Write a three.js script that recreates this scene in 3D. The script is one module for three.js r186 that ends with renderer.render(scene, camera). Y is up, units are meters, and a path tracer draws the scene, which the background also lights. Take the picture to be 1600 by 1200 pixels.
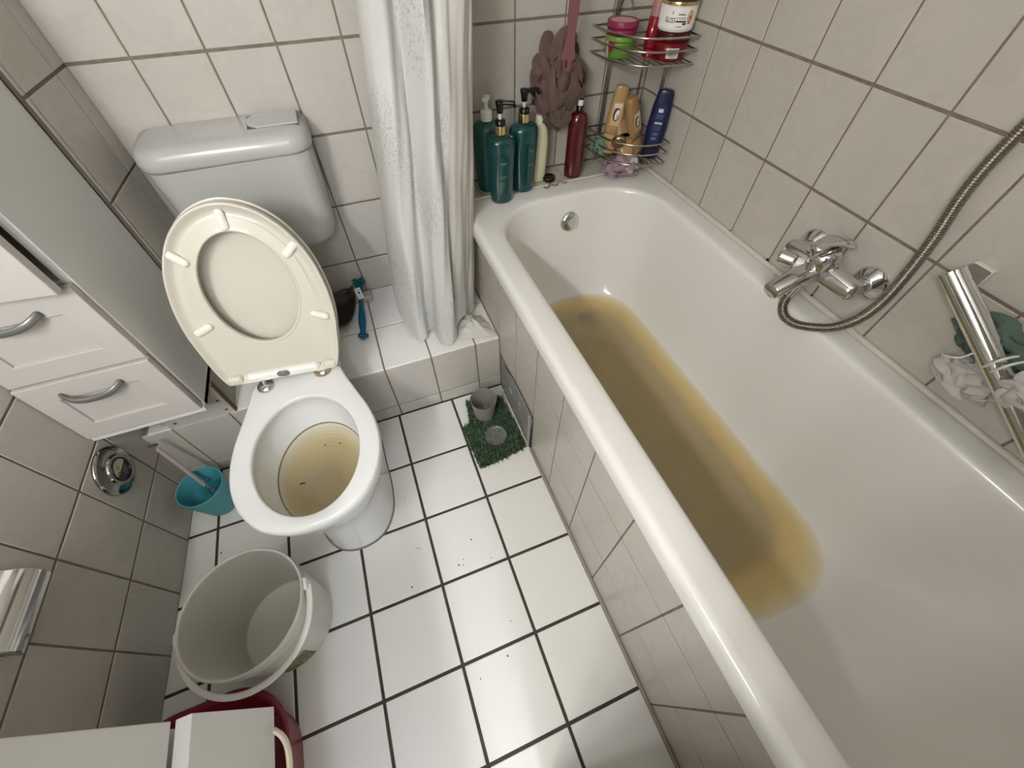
import * as THREE from 'three';
import { mergeGeometries } from 'three/addons/utils/BufferGeometryUtils.js';
import { RoundedBoxGeometry } from 'three/addons/geometries/RoundedBoxGeometry.js';
import { ImprovedNoise } from 'three/addons/math/ImprovedNoise.js';

// ---------------------------------------------------------------- camera, exposure
const scene = new THREE.Scene();
scene.background = new THREE.Color(0x050505);
const camera = new THREE.PerspectiveCamera(87.572, 1600 / 1200, 0.02, 30);
camera.position.set(0.789387, 1.242677, 1.304853);
camera.quaternion.setFromRotationMatrix(new THREE.Matrix4().makeBasis(
  new THREE.Vector3(0.93325, -0.001747, 0.35922),
  new THREE.Vector3(0.28739, 0.603582, -0.743704),
  new THREE.Vector3(-0.215519, 0.797299, 0.563796)));
const renderer = new THREE.WebGLRenderer({ antialias: true });
renderer.toneMapping = THREE.LinearToneMapping;
renderer.toneMappingExposure = 0.91;
renderer.shadowMap.enabled = true;
renderer.shadowMap.type = THREE.PCFSoftShadowMap;
const HALL_FILL = { at: [0.62, 2.2, 2.75], radius: 0.09, power: 3.2, color: 0xdfeaff };
const LAMP = { x: 0.16, y: 1.63, z: [1.42, 1.60, 1.78, 1.96], radius: 0.05, power: 1.0, color: 0xf7f8fa };

// ---------------------------------------------------------------- helpers
let seed = 7;
const rnd = () => { seed = (seed * 1664525 + 1013904223) >>> 0; return seed / 4294967296; };
const rr = (a, b) => a + (b - a) * rnd();
const V = (x, y, z) => new THREE.Vector3(x, y, z);
const V2 = (x, y) => new THREE.Vector2(x, y);
const used = new Map();
function numbered(name) {
  const n = used.get(name) ?? 0; used.set(name, n + 1);
  return n ? name + '_' + String(n).padStart(3, '0') : name;
}
function add(name, geo, mat, parent) {
  const m = new THREE.Mesh(geo, mat);
  m.name = parent ? name : numbered(name);
  m.castShadow = m.receiveShadow = true;
  (parent || scene).add(m);
  return m;
}
function group(name, pos = [0, 0, 0], turn = 0) {
  const g = new THREE.Group(); g.name = numbered(name);
  g.position.set(...pos); g.rotation.y = turn; scene.add(g); return g;
}
function tag(o, label, category, grp) {
  o.userData.label = label; o.userData.category = category;
  if (grp) o.userData.group = grp;
  return o;
}
function struct(o) { o.userData.kind = 'structure'; return o; }
const box = (w, h, d, x = 0, y = 0, z = 0, r = 0.002, s = 2) => {
  const g = r > 0 ? new RoundedBoxGeometry(w, h, d, s, Math.min(r, w / 2.01, h / 2.01, d / 2.01)) : new THREE.BoxGeometry(w, h, d);
  return g.translate(x, y, z);
};
const merge = (gs) => mergeGeometries(gs.map((g) => { const n = g.index ? g.toNonIndexed() : g; for (const k of Object.keys(n.attributes)) if (!['position', 'normal', 'uv'].includes(k)) n.deleteAttribute(k); return n; }));
const lathe = (pts, n = 48) => new THREE.LatheGeometry(pts.map((p) => V2(p[0], p[1])), n);
const tubeG = (pts, r, seg = 48, rad = 10, closed = false) => new THREE.TubeGeometry(new THREE.CatmullRomCurve3(pts.map((p) => (p.isVector3 ? p : V(...p))), closed, 'centripetal'), seg, r, rad, closed);
const rod = (a, b, r, n = 12) => {
  const A = V(...a), B = V(...b), d = B.clone().sub(A), g = new THREE.CylinderGeometry(r, r, d.length(), n);
  g.applyQuaternion(new THREE.Quaternion().setFromUnitVectors(V(0, 1, 0), d.normalize()));
  return g.translate(...A.add(B).multiplyScalar(0.5).toArray());
};
// closed loops of equal length -> one smooth skin; caps close the first and last loop
function loft(loops, { capStart = false, capEnd = false, closed = true } = {}) {
  const n = loops[0].length, pos = [], uv = [], idx = [];
  loops.forEach((L, i) => L.forEach((p, j) => { pos.push(p.x, p.y, p.z); uv.push(j / n, i / (loops.length - 1)); }));
  const m = closed ? n : n - 1;
  for (let i = 0; i + 1 < loops.length; i++) for (let j = 0; j < m; j++) {
    const a = i * n + j, b = i * n + (j + 1) % n, c = a + n, d = b + n;
    idx.push(a, b, d, a, d, c);
  }
  const cap = (i, flip) => {
    const c = V(0, 0, 0); loops[i].forEach((p) => c.add(p)); c.multiplyScalar(1 / n);
    const k = pos.length / 3; pos.push(c.x, c.y, c.z); uv.push(0.5, 0.5);
    for (let j = 0; j < n; j++) { const a = i * n + j, b = i * n + (j + 1) % n; flip ? idx.push(k, b, a) : idx.push(k, a, b); }
  };
  if (capStart) cap(0, true);
  if (capEnd) cap(loops.length - 1, false);
  const g = new THREE.BufferGeometry();
  g.setAttribute('position', new THREE.Float32BufferAttribute(pos, 3));
  g.setAttribute('uv', new THREE.Float32BufferAttribute(uv, 2));
  g.setIndex(idx); g.computeVertexNormals();
  return g;
}
const ring = (n, f) => Array.from({ length: n }, (_, i) => f(i / n * Math.PI * 2, i));

// ---------------------------------------------------------------- materials
const noise = new ImprovedNoise();
function noiseTexture(size, f, srgb = true) {
  const d = new Uint8Array(size * size * 4);
  for (let y = 0; y < size; y++) for (let x = 0; x < size; x++) {
    const c = f(x / size, y / size), k = (y * size + x) * 4;
    d[k] = c[0]; d[k + 1] = c[1]; d[k + 2] = c[2]; d[k + 3] = 255;
  }
  const t = new THREE.DataTexture(d, size, size);
  t.wrapS = t.wrapT = THREE.RepeatWrapping; t.magFilter = THREE.LinearFilter; t.minFilter = THREE.LinearMipmapLinearFilter; t.generateMipmaps = true;
  if (srgb) t.colorSpace = THREE.SRGBColorSpace;
  t.needsUpdate = true; return t;
}
// tileable fractal noise on a unit square
function fbm(u, v, f, oct, z) {
  let s = 0, a = 0.5;
  for (let o = 0; o < oct; o++) {
    const w = (x, y) => noise.noise(x * f, y * f, z + o * 7.3);
    s += a * ((1 - u) * (1 - v) * w(u, v) + u * (1 - v) * w(u - 1, v) + (1 - u) * v * w(u, v - 1) + u * v * w(u - 1, v - 1));
    f *= 2; a *= 0.55;
  }
  return s;
}
const clamp8 = (x) => Math.max(0, Math.min(255, Math.round(x)));
const wallTileMap = noiseTexture(512, (u, v) => {
  const cloud = fbm(u, v, 3, 3, 1), vein = Math.max(0, 1 - Math.abs(fbm(u, v, 4, 4, 30)) * 14), grain = fbm(u, v, 40, 2, 9), sp = rnd();
  const k = 1 + 0.045 * cloud - 0.045 * vein * (0.5 + cloud) + 0.02 * grain - (sp > 0.995 ? 0.03 : 0);
  return [clamp8(190 * k), clamp8(184 * k * (1 - 0.008 * cloud)), clamp8(174 * k * (1 - 0.016 * cloud))];
});
const tileBump = noiseTexture(256, (u, v) => { const k = 128 + 90 * fbm(u, v, 5, 4, 4); return [k, k, k]; }, false);
const floorTileMap = noiseTexture(512, (u, v) => {
  const cloud = fbm(u, v, 3, 3, 50), blot = fbm(u, v, 9, 4, 70), grain = fbm(u, v, 60, 1, 3);
  const k = 1 + 0.018 * cloud + 0.012 * grain - (blot > 0.3 ? 0.05 * (blot - 0.3) : 0);
  return [clamp8(229 * k), clamp8(227 * k), clamp8(222 * k)];
});
const groutMap = noiseTexture(256, (u, v) => { const k = 1 + 0.35 * fbm(u, v, 12, 4, 5) + 0.1 * fbm(u, v, 60, 2, 8); return [clamp8(122 * k), clamp8(112 * k), clamp8(97 * k)]; });
const darkGroutMap = noiseTexture(256, (u, v) => { const k = 1 + 0.4 * fbm(u, v, 12, 4, 15) + 0.12 * fbm(u, v, 60, 2, 18); return [clamp8(66 * k), clamp8(60 * k), clamp8(52 * k)]; });
const mortarMap = noiseTexture(512, (u, v) => {
  const a = fbm(u, v, 5, 5, 25), b = fbm(u, v, 22, 3, 35), k = a + 0.5 * b > 0.34 ? 1.55 : 1 + 0.3 * a + 0.25 * b;
  return [clamp8(126 * k), clamp8(126 * k), clamp8(122 * k)];
});
const S = (o) => new THREE.MeshStandardMaterial(o);
const P = (o) => new THREE.MeshPhysicalMaterial(o);
function variants(map, n, o) {
  return Array.from({ length: n }, (_, i) => {
    const t = map.clone(); t.offset.set(rnd(), rnd()); t.repeat.set(2.1, 2.1); t.rotation = (i % 4) * Math.PI / 2; t.needsUpdate = true;
    const tone = rr(0.985, 1.0);
    return S({ map: t, color: new THREE.Color().setRGB(tone, tone, tone * rr(0.99, 1)), bumpMap: tileBump, ...o });
  });
}
const wallTiles = variants(wallTileMap, 6, { roughness: 0.3, bumpScale: 0.0006 });
const floorTiles = variants(floorTileMap, 4, { roughness: 0.26, bumpScale: 0.0003 });
const GROUT = S({ map: groutMap, roughness: 0.95 });
const DARKGROUT = S({ map: darkGroutMap, roughness: 0.95 });
const MORTAR = S({ map: mortarMap, roughness: 0.95, bumpMap: mortarMap, bumpScale: 0.002 });
const PLASTER = S({ color: 0xf2f0ea, roughness: 0.9 });
const ENAMEL = P({ color: 0xe4e2dc, roughness: 0.13, bumpMap: tileBump, bumpScale: 0.0002 });
const CERAMIC = P({ color: 0xdcdcd9, roughness: 0.08 });
const SEAT = P({ color: 0xccc6b7, roughness: 0.22 });
const CISTERN = P({ color: 0xb1b0aa, roughness: 0.2 });
const LACQUER_SHADED = S({ color: 0xbbb5ad, roughness: 0.38 });  // tall cabinet fronts, shade put into the colour
const CARCASS_LIT = S({ color: 0xdcdad5, roughness: 0.42 });  // same cabinet's boards, colour lightened in place of light on the side
const LACQUER_SHADED2 = S({ color: 0xd6d4cf, roughness: 0.45 });
const CHROME = S({ color: 0xd8d8d8, metalness: 1, roughness: 0.09 });
const STEEL = S({ color: 0x9c958a, metalness: 1, roughness: 0.28 });
const WIRE = S({ color: 0xb9b4aa, metalness: 1, roughness: 0.16 });
const GREYMETAL = S({ color: 0x84847f, metalness: 0.6, roughness: 0.42 });
const BLACK = P({ color: 0x0c0c0e, roughness: 0.25 });
const DARK = S({ color: 0x1c1c1a, roughness: 0.6 });
const WHITEPL = P({ color: 0xe2e0d8, roughness: 0.35 });
const GOLD = S({ color: 0xd8c08a, metalness: 1, roughness: 0.2 });
const SILICONE = S({ color: 0xcdc8bc, roughness: 0.5 });

// ---------------------------------------------------------------- tiled surfaces
const tileCache = new Map();
function tileGeo(w, h, t = 0.006, c = 0.0012) {
  const key = w.toFixed(4) + '/' + h.toFixed(4) + '/' + c;
  if (tileCache.has(key)) return tileCache.get(key);
  const pos = [], uv = [], x = w / 2, y = h / 2;
  const quad = (...p) => { for (const k of [0, 1, 2, 0, 2, 3]) { pos.push(...p[k]); uv.push(p[k][0], p[k][1]); } };
  const F = [[-x + c, -y + c, 0], [x - c, -y + c, 0], [x - c, y - c, 0], [-x + c, y - c, 0]];
  const E = [[-x, -y, -c], [x, -y, -c], [x, y, -c], [-x, y, -c]], B = E.map((p) => [p[0], p[1], -t]);
  quad(...F);
  for (let i = 0; i < 4; i++) { const j = (i + 1) % 4; quad(E[i], E[j], F[j], F[i]); quad(B[i], B[j], E[j], E[i]); }
  const g = new THREE.BufferGeometry();
  g.setAttribute('position', new THREE.Float32BufferAttribute(pos, 3));
  g.setAttribute('uv', new THREE.Float32BufferAttribute(uv, 2));
  g.computeVertexNormals();
  tileCache.set(key, g); return g;
}
// parent's local frame: u right, v up, +z out of the surface; the slab behind shows as recessed joints
function tileField(parent, us, vs, mats, { ju = 0.004, jv = 0.005, skip = () => false, deep = 0, proud = 0.0004, c = 0.0012 } = {}) {
  for (let i = 0; i + 1 < us.length; i++) for (let j = 0; j + 1 < vs.length; j++) {
    const w = us[i + 1] - us[i] - ju, h = vs[j + 1] - vs[j] - jv, u = (us[i] + us[i + 1]) / 2, v = (vs[j] + vs[j + 1]) / 2;
    if (w < 0.004 || h < 0.004 || skip(u, v)) continue;
    const m = add('tile', tileGeo(w, h, 0.006, c), mats[Math.floor(rnd() * mats.length)], parent);
    m.position.set(u, v, deep + rr(-proud, proud));
    m.rotation.set(rr(-0.0015, 0.0015), rr(-0.0015, 0.0015), 0);
  }
}
function slab(name, u0, u1, v0, v1, mat, thick = 0.09, back = 0.0017) {
  const g = new THREE.BoxGeometry(u1 - u0, v1 - v0, thick).translate((u0 + u1) / 2, (v0 + v1) / 2, -thick / 2 - back);
  const a = g.attributes.uv, p = g.attributes.position; for (let i = 0; i < a.count; i++) a.setXY(i, p.getX(i) * 3, p.getY(i) * 3);
  return struct(add(name, g, mat));
}
const seq = (a, d, n0, n1) => Array.from({ length: n1 - n0 + 1 }, (_, i) => a + d * (i + n0));
const clampSeq = (s, lo, hi) => [lo, ...s.filter((x) => x > lo + 0.012 && x < hi - 0.012), hi];
const ROOM = { x1: 1.75, z1: 2.12, h: 2.4, tileTop: 1.9635 };
const rows = seq(0.585, 0.1968, -3, 7);

const wallBack = slab('wall_back', -0.1, 1.85, -0.05, ROOM.h, GROUT);
tileField(wallBack, clampSeq(seq(0.4092, 0.1485, -3, 10), 0.03, ROOM.x1), clampSeq(rows, 0.0, ROOM.tileTop), wallTiles,
  { jv: 0.0062, skip: (u, v) => (v < 0.25) || (u > 1.09 && v < 0.57) });
const wallRight = slab('wall_right', -0.1, ROOM.z1 + 0.1, -0.05, ROOM.h, GROUT);
wallRight.position.set(ROOM.x1, 0, 0); wallRight.rotation.y = -Math.PI / 2;
tileField(wallRight, clampSeq(seq(0.2588, 0.1484, -2, 14), 0.0, ROOM.z1), clampSeq(rows.map((v) => v + 0.0003), 0.0, ROOM.tileTop), wallTiles,
  { jv: 0.0058, skip: (u, v) => v < 0.57 && u < 1.84 });
const wallLeft = slab('wall_left', -ROOM.z1 - 0.1, 0.1, -0.05, ROOM.h, GROUT);
wallLeft.position.set(0.0375, 0, 0); wallLeft.rotation.y = Math.PI / 2 - 0.048;
tileField(wallLeft, clampSeq(seq(-0.6283, 0.1514, -10, 4), -ROOM.z1, -0.02), clampSeq(seq(0.183, 0.1977, 0, 9), 0.0, ROOM.tileTop), wallTiles, { jv: 0.0056, ju: 0.0045 });
// front wall behind the camera: doorway to a hall, open door leaf added to shade the near tub
const wallFront = struct(group('wall_front'));
for (const [n, w, h, x, y] of [['pier', 1.05, 2.45, 1.325, 1.175], ['pier', 0.38, 2.45, -0.01, 1.175], ['lintel', 0.62, 0.40, 0.49, 2.2]]) add(n, new THREE.BoxGeometry(w, h, 0.1).translate(x, y, ROOM.z1 + 0.05), PLASTER, wallFront);
const door = struct(group('door_1', [0.80, 0, ROOM.z1 - 0.02]));
add('added_door_leaf', box(0.04, 1.985, 0.61, 0.01, 1.0, -0.305, 0.003), S({ color: 0xc9c5bb, roughness: 0.5 }), door);
add('added_door_handle', merge([rod([-0.012, 1.03, -0.55], [-0.05, 1.03, -0.55], 0.009), rod([-0.05, 1.03, -0.555], [-0.05, 1.03, -0.44], 0.009), box(0.006, 0.2, 0.04, -0.012, 1.0, -0.55, 0.002)]), CHROME, door);
struct(add('trim_3', merge([box(0.06, 2.0, 0.012, 0.15, 1.0, ROOM.z1 - 0.006), box(0.06, 2.0, 0.012, 0.84, 1.0, ROOM.z1 - 0.006), box(0.75, 0.06, 0.012, 0.495, 2.03, ROOM.z1 - 0.006)]), PLASTER));
const hall = struct(group('wall_hall'));
for (const [w, h, d, x, y, z] of [[2.2, 0.1, 1.3, 0.5, -0.05, 2.87], [2.2, 0.1, 1.3, 0.5, 2.45, 2.87], [2.2, 2.5, 0.1, 0.5, 1.2, 3.47], [0.1, 2.5, 1.3, -0.55, 1.2, 2.87], [0.1, 2.5, 1.3, 1.55, 1.2, 2.87]]) add('hall_shell', new THREE.BoxGeometry(w, h, d).translate(x, y, z), PLASTER, hall);
const floor = slab('floor', -0.2, 1.85, -ROOM.z1 - 0.1, 0.1, DARKGROUT);
floor.rotation.x = -Math.PI / 2;
tileField(floor, clampSeq(seq(0.6868, 0.2, -4, 2), -0.06, 1.0885), clampSeq(seq(-0.6196, 0.1994, -8, 1), -ROOM.z1, -0.4105), floorTiles, { ju: 0.0078, jv: 0.0078, proud: 0.0002 });
const ceiling = slab('ceiling', -0.2, 1.85, 0, ROOM.z1 + 0.1, PLASTER);
ceiling.position.y = ROOM.h; ceiling.rotation.x = Math.PI / 2;

// low tiled ledge along the back wall
const ledge = group('wall_ledge'); struct(ledge);
add('grout_core', box(1.12, 0.2557, 0.4077, 0.53, 0.1279, 0.2039, 0), GROUT, ledge);
const ledgeFront = new THREE.Group(); ledgeFront.name = 'ledge_front'; ledgeFront.position.z = 0.4105; ledge.add(ledgeFront);
tileField(ledgeFront, [0.015, 0.0936, 0.2449, 0.3962, 0.5475, 0.6988, 0.8501, 1.0014, 1.087], [0, 0.057, 0.2585], wallTiles, { ju: 0.0045, jv: 0.0045 });
const ledgeTop = new THREE.Group(); ledgeTop.name = 'ledge_top'; ledgeTop.position.y = 0.2585; ledgeTop.rotation.x = -Math.PI / 2; ledge.add(ledgeTop);
tileField(ledgeTop, [0.03, 0.0936, 0.2449, 0.3962, 0.5475, 0.6988, 0.8501, 1.0014, 1.087], [-0.4105, -0.215, -0.002], floorTiles, { ju: 0.0045, jv: 0.0045 });

// boxed-in pipe chase behind the tall cabinet
const chase = group('wall_chase', [0.290, 0, 0], Math.PI / 2 - 0.09); struct(chase);
add('grout_core', new THREE.BoxGeometry(0.196, 2.14, 0.25).translate(-0.1, 0.2585 + 1.07, -0.128), GROUT, chase);
tileField(chase, [-0.1845, -0.0525, -0.001], [0.2585, ...rows.filter((v) => v > 0.27 && v < 1.97)], wallTiles, { ju: 0.0022, jv: 0.0062 });
for (const [v0, v1] of [[0.2585, 0.585], [0.585, 0.7818], [0.7818, 0.9786], [0.9786, 1.9626]]) { const e = add('edge_strip', tileGeo(0.0085, v1 - v0 - 0.006), wallTiles[1], chase); e.position.set(-0.191, (v0 + v1) / 2, 0); }
const chaseLow = add('chase_base', new THREE.BoxGeometry(0.19, 0.145, 0.2).translate(0.166, 0.331, 0.292), S({ color: 0xb0a797, roughness: 0.8 }), null); struct(chaseLow); chaseLow.name = 'wall_chase_base';
add('grout_core', new THREE.BoxGeometry(0.08, 0.145, 0.12).translate(0.03, 0.331, 0.26), S({ color: 0x857c6d, roughness: 0.9 }), chaseLow).name = 'filler';

// tiled front of the bathtub surround
const wallTub = slab('wall_tub', 0, 1.9, 0, 0.55, GROUT, 0.03, 0.0007);
wallTub.position.x = 1.088; wallTub.rotation.y = -Math.PI / 2;
tileField(wallTub, clampSeq(seq(0.8554, 0.1499, -6, 7), 0.0, 1.9), [0, 0.183, 0.3847, 0.535], wallTiles,
  { ju: 0.0042, jv: 0.0036, proud: 0.0001, c: 0.0004, skip: (u, v) => (v < 0.19 && u > 0.41 && u < 0.70) || (u < 0.40 && v < 0.2) });
add('trim_strip', box(1.9, 0.016, 0.008, 0.95, 0.545, -0.001, 0.002), SILICONE, wallTub);
const mortarPatch = add('mortar_patch', new THREE.BoxGeometry(0.29, 0.18, 0.004).translate(0.555, 0.09, -0.002), MORTAR, wallTub);
// tiled shelf at the near end of the tub
const tubEnd = struct(group('wall_tub_end'));
add('grout_core', new THREE.BoxGeometry(0.66, 0.58, 0.296).translate(1.419, 0.29, 1.97), GROUT, tubEnd);
const endTop = new THREE.Group(); endTop.name = 'shelf_top'; endTop.position.y = 0.5835; endTop.rotation.x = -Math.PI / 2; tubEnd.add(endTop);
tileField(endTop, [1.09, 1.238, 1.387, 1.535, 1.684, 1.748], [-2.118, -1.97, -1.822], wallTiles, { ju: 0.003, jv: 0.003 });
// shelf of tiles behind the tub
const tubLedge = group('wall_tub_shelf'); struct(tubLedge);
add('grout_core', new THREE.BoxGeometry(0.672, 0.56, 0.106).translate(1.414, 0.3022, 0.054), GROUT, tubLedge);
const shelfTop = new THREE.Group(); shelfTop.name = 'shelf_top'; shelfTop.position.y = 0.585; shelfTop.rotation.x = -Math.PI / 2; tubLedge.add(shelfTop);
tileField(shelfTop, [1.09, 1.152, 1.301, 1.4495, 1.598, 1.748], [-0.108, -0.001], wallTiles, { ju: 0.003, jv: 0.003 });
// ---------------------------------------------------------------- bathtub
const rrect = (cx, cz, hx, z0, z1, r0, r1, y, n = 120) => {
  // rounded rectangle; r0 rounds the corners of the back end, r1 those of the front end; sampled by angle from its middle
  const cm = (z0 + z1) / 2, hz = (z1 - z0) / 2, pts = [];
  const arc = (ax, az, r, a0) => { for (let k = 0; k <= 14; k++) { const a = a0 + k / 14 * Math.PI / 2; pts.push([ax + r * Math.cos(a), az + r * Math.sin(a)]); } };
  arc(hx - r1, hz - r1, r1, 0); arc(-hx + r1, hz - r1, r1, Math.PI / 2); arc(-hx + r0, -hz + r0, r0, Math.PI); arc(hx - r0, -hz + r0, r0, Math.PI * 1.5);
  // even spacing along the outline, in matching thirds
  const out = [], L = [0]; const q = [...pts, pts[0]];
  for (let i = 1; i < q.length; i++) L.push(L[i - 1] + Math.hypot(q[i][0] - q[i - 1][0], q[i][1] - q[i - 1][1]));
  for (let k = 0; k < n; k++) {
    const s = L[L.length - 1] * k / n; let i = 1; while (L[i] < s) i++;
    const t = (s - L[i - 1]) / (L[i] - L[i - 1] || 1);
    out.push(V(cx + q[i - 1][0] + (q[i][0] - q[i - 1][0]) * t, y, cm + q[i - 1][1] + (q[i][1] - q[i - 1][1]) * t));
  }
  return out;
};
const TC = 1.4075;
const tubIn = [ // y, half width, back z, front z, back radius, front radius
  [0.5835, 0.272, 0.186, 1.738, 0.17, 0.15], [0.580, 0.2665, 0.191, 1.732, 0.17, 0.15], [0.570, 0.2615, 0.195, 1.724, 0.168, 0.15],
  [0.54, 0.257, 0.199, 1.70, 0.165, 0.15], [0.48, 0.249, 0.208, 1.645, 0.163, 0.15], [0.40, 0.238, 0.222, 1.573, 0.16, 0.145], [0.32, 0.221, 0.243, 1.495, 0.158, 0.14],
  [0.27, 0.207, 0.263, 1.442, 0.156, 0.14], [0.245, 0.197, 0.278, 1.412, 0.153, 0.14], [0.232, 0.190, 0.287, 1.393, 0.15, 0.14], [0.218, 0.178, 0.298, 1.366, 0.148, 0.135], [0.205, 0.163, 0.312, 1.333, 0.14, 0.13],
  [0.192, 0.142, 0.33, 1.29, 0.125, 0.12], [0.181, 0.116, 0.35, 1.235, 0.105, 0.10], [0.172, 0.085, 0.375, 1.17, 0.08, 0.08], [0.166, 0.05, 0.41, 1.10, 0.045, 0.045], [0.163, 0.02, 0.46, 1.02, 0.018, 0.018]];
const tubProfile = [[0.538, 0.331, 0.112, 1.812, 0.02, 0.02], [0.540, 0.3355, 0.108, 1.816, 0.022, 0.022], [0.548, 0.338, 0.106, 1.818, 0.024, 0.024], [0.568, 0.3375, 0.1065, 1.817, 0.024, 0.024],
  [0.579, 0.334, 0.110, 1.814, 0.024, 0.024], [0.5845, 0.327, 0.116, 1.808, 0.022, 0.022], [0.5855, 0.316, 0.13, 1.79, 0.03, 0.03], [0.5855, 0.285, 0.172, 1.752, 0.14, 0.12]];
const tub = group('bathtub', [0, 0, 0]);
tag(tub, 'white enamelled built-in bathtub half filled with murky yellow-brown water', 'bathtub');
const tubLoops = [...tubProfile, ...tubIn].map(([y, hx, z0, z1, r0, r1]) => rrect(TC, 0, hx, z0, z1, r0, r1, y));
add('basin', loft(tubLoops, { capEnd: true }), ENAMEL, tub);
const ov = new THREE.Group(); ov.name = 'overflow_cap'; ov.position.set(1.4175, 0.497, 0.2065); ov.rotation.x = -0.16; tub.add(ov);
add('cap', lathe([[0, 0.016], [0.012, 0.0155], [0.024, 0.0125], [0.031, 0.007], [0.0335, 0], [0.030, -0.002]]).rotateX(Math.PI / 2), CHROME, ov);
const drainT = new THREE.Group(); drainT.name = 'drain_fitting'; drainT.position.set(1.433, 0.180, 0.385); tub.add(drainT);
add('pop_up_plug', lathe([[0.012, -0.008], [0.012, 0.020], [0.029, 0.022], [0.031, 0.026], [0.028, 0.031], [0.014, 0.0345], [0, 0.035]]), S({ color: 0x3a332a, metalness: 0.4, roughness: 0.5 }), drainT);
add('drain_ring', lathe([[0.018, 0.001], [0.024, 0.004], [0.029, 0.0035], [0.031, -0.004]]), STEEL, drainT);
add('drain_hole', new THREE.CylinderGeometry(0.03, 0.03, 0.003, 32), S({ color: 0x15110c, roughness: 0.8 }), drainT);
// ---------------------------------------------------------------- murky water: a clear surface over suspended silt, settled in thin layers
const tubAt = (y) => { let i = 1; while (i < tubIn.length - 1 && tubIn[i][0] > y) i++; const a = tubIn[i - 1], b = tubIn[i], t = (a[0] - y) / (a[0] - b[0]); return a.map((v, k) => v + (b[k] - v) * t); };
const disc = (loop, sag = 0) => { const g = loft([loop, loop.map((p) => p.clone())]); const c = V(0, 0, 0); loop.forEach((p) => c.add(p)); c.multiplyScalar(1 / loop.length);
  const pos = [], uv = []; loop.forEach((p, i) => { const q = loop[(i + 1) % loop.length]; pos.push(c.x, c.y - sag, c.z, q.x, q.y, q.z, p.x, p.y, p.z); uv.push(0.5, 0.5, 0, 0, 1, 0); });
  const o = new THREE.BufferGeometry(); o.setAttribute('position', new THREE.Float32BufferAttribute(pos, 3)); o.setAttribute('uv', new THREE.Float32BufferAttribute(uv, 2)); o.computeVertexNormals(); return o; };
const WATERTOP = P({ color: 0xffffff, transmission: 1, thickness: 0, roughness: 0.02, ior: 1.33 });
const silt = (c, t, r) => P({ color: new THREE.Color().setRGB(...c), transmission: t, thickness: 0, roughness: r, specularIntensity: 0, side: THREE.DoubleSide });
const water = group('bath_water'); tag(water, 'murky yellow-brown water standing in the bathtub', 'water');
const WL = 0.235, siltTub = silt([1.0, 0.975, 0.895], 0.94, 0.22);
const wl = (y, grow) => { const [, hx, z0, z1, r0, r1] = tubAt(y); return rrect(TC, 0, hx + grow, z0 - grow, z1 + grow, r0, r1, y); };
add('water_surface', disc(wl(WL, 0.002)), WATERTOP, water);
for (let k = 0; k < 20; k++) { const y = WL - 0.002 - k * 0.0035; if (y > 0.1655) add('silt_layer', disc(wl(y, 0.002)), siltTub, water); }

// ---------------------------------------------------------------- toilet
const toilet = group('toilet', [0.485, 0, 0.40]);
tag(toilet, 'white floor-standing toilet bowl with raised cream seat and dirty water', 'toilet');
function polar(points, n = 96) { // [x, z] outline round the middle -> radius by angle
  const c = new THREE.CatmullRomCurve3(points.map((p) => V(p[0], 0, p[1])), true, 'centripetal').getPoints(600).map((p) => [Math.atan2(p.z, p.x), Math.hypot(p.x, p.z)]).sort((a, b) => a[0] - b[0]);
  const T = Math.PI * 2;
  return (a) => { a = Math.atan2(Math.sin(a), Math.cos(a)); let i = c.findIndex((q) => q[0] >= a); const hi = i < 0 ? [c[0][0] + T, c[0][1]] : c[i], lo = i <= 0 ? [c[c.length - 1][0] - (i === 0 ? T : 0), c[c.length - 1][1]] : c[i - 1]; const t = (a - lo[0]) / (hi[0] - lo[0] || 1); return lo[1] + (hi[1] - lo[1]) * t; };
}
const sym = (h) => [...h, ...h.slice().reverse().filter((p) => Math.abs(p[0]) > 1e-6).map((p) => [-p[0], p[1]])];
const NT = 96, zc = 0.29; // bowl middle, 0.69 in the room
const rimR = polar(sym([[0, -0.245], [0.075, -0.243], [0.106, -0.225], [0.122, -0.17], [0.140, -0.11], [0.158, -0.05], [0.168, 0.01], [0.166, 0.07], [0.148, 0.13], [0.112, 0.18], [0.06, 0.21], [0, 0.219]]));
const ell = (a, b, dx, dz) => polar(ring(80, (t) => [dx + a * Math.cos(t), dz + b * Math.sin(t)]));
const baseR = polar(sym([[0, -0.27], [0.10, -0.27], [0.116, -0.24], [0.117, -0.10], [0.115, 0.0], [0.100, 0.075], [0.06, 0.13], [0, 0.147]]));
const inR = ell(0.122, 0.165, 0, 0.025), lipR = ell(0.128, 0.170, 0, 0.025);
const throat = [[0.255, 0.77], [0.235, 0.68], [0.215, 0.57], [0.195, 0.46], [0.175, 0.37], [0.155, 0.31], [0.13, 0.27], [0.10, 0.25]];
const tl = (fr, y, k = 1, fr2 = null, m = 0) => ring(NT, (a) => { const r = (fr2 ? fr(a) * (1 - m) + fr2(a) * m : fr(a)) * k; return V(r * Math.cos(a), y, zc + r * Math.sin(a)); });
const twist = (loops) => loops; // the bowl turns a little with the wall
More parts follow.
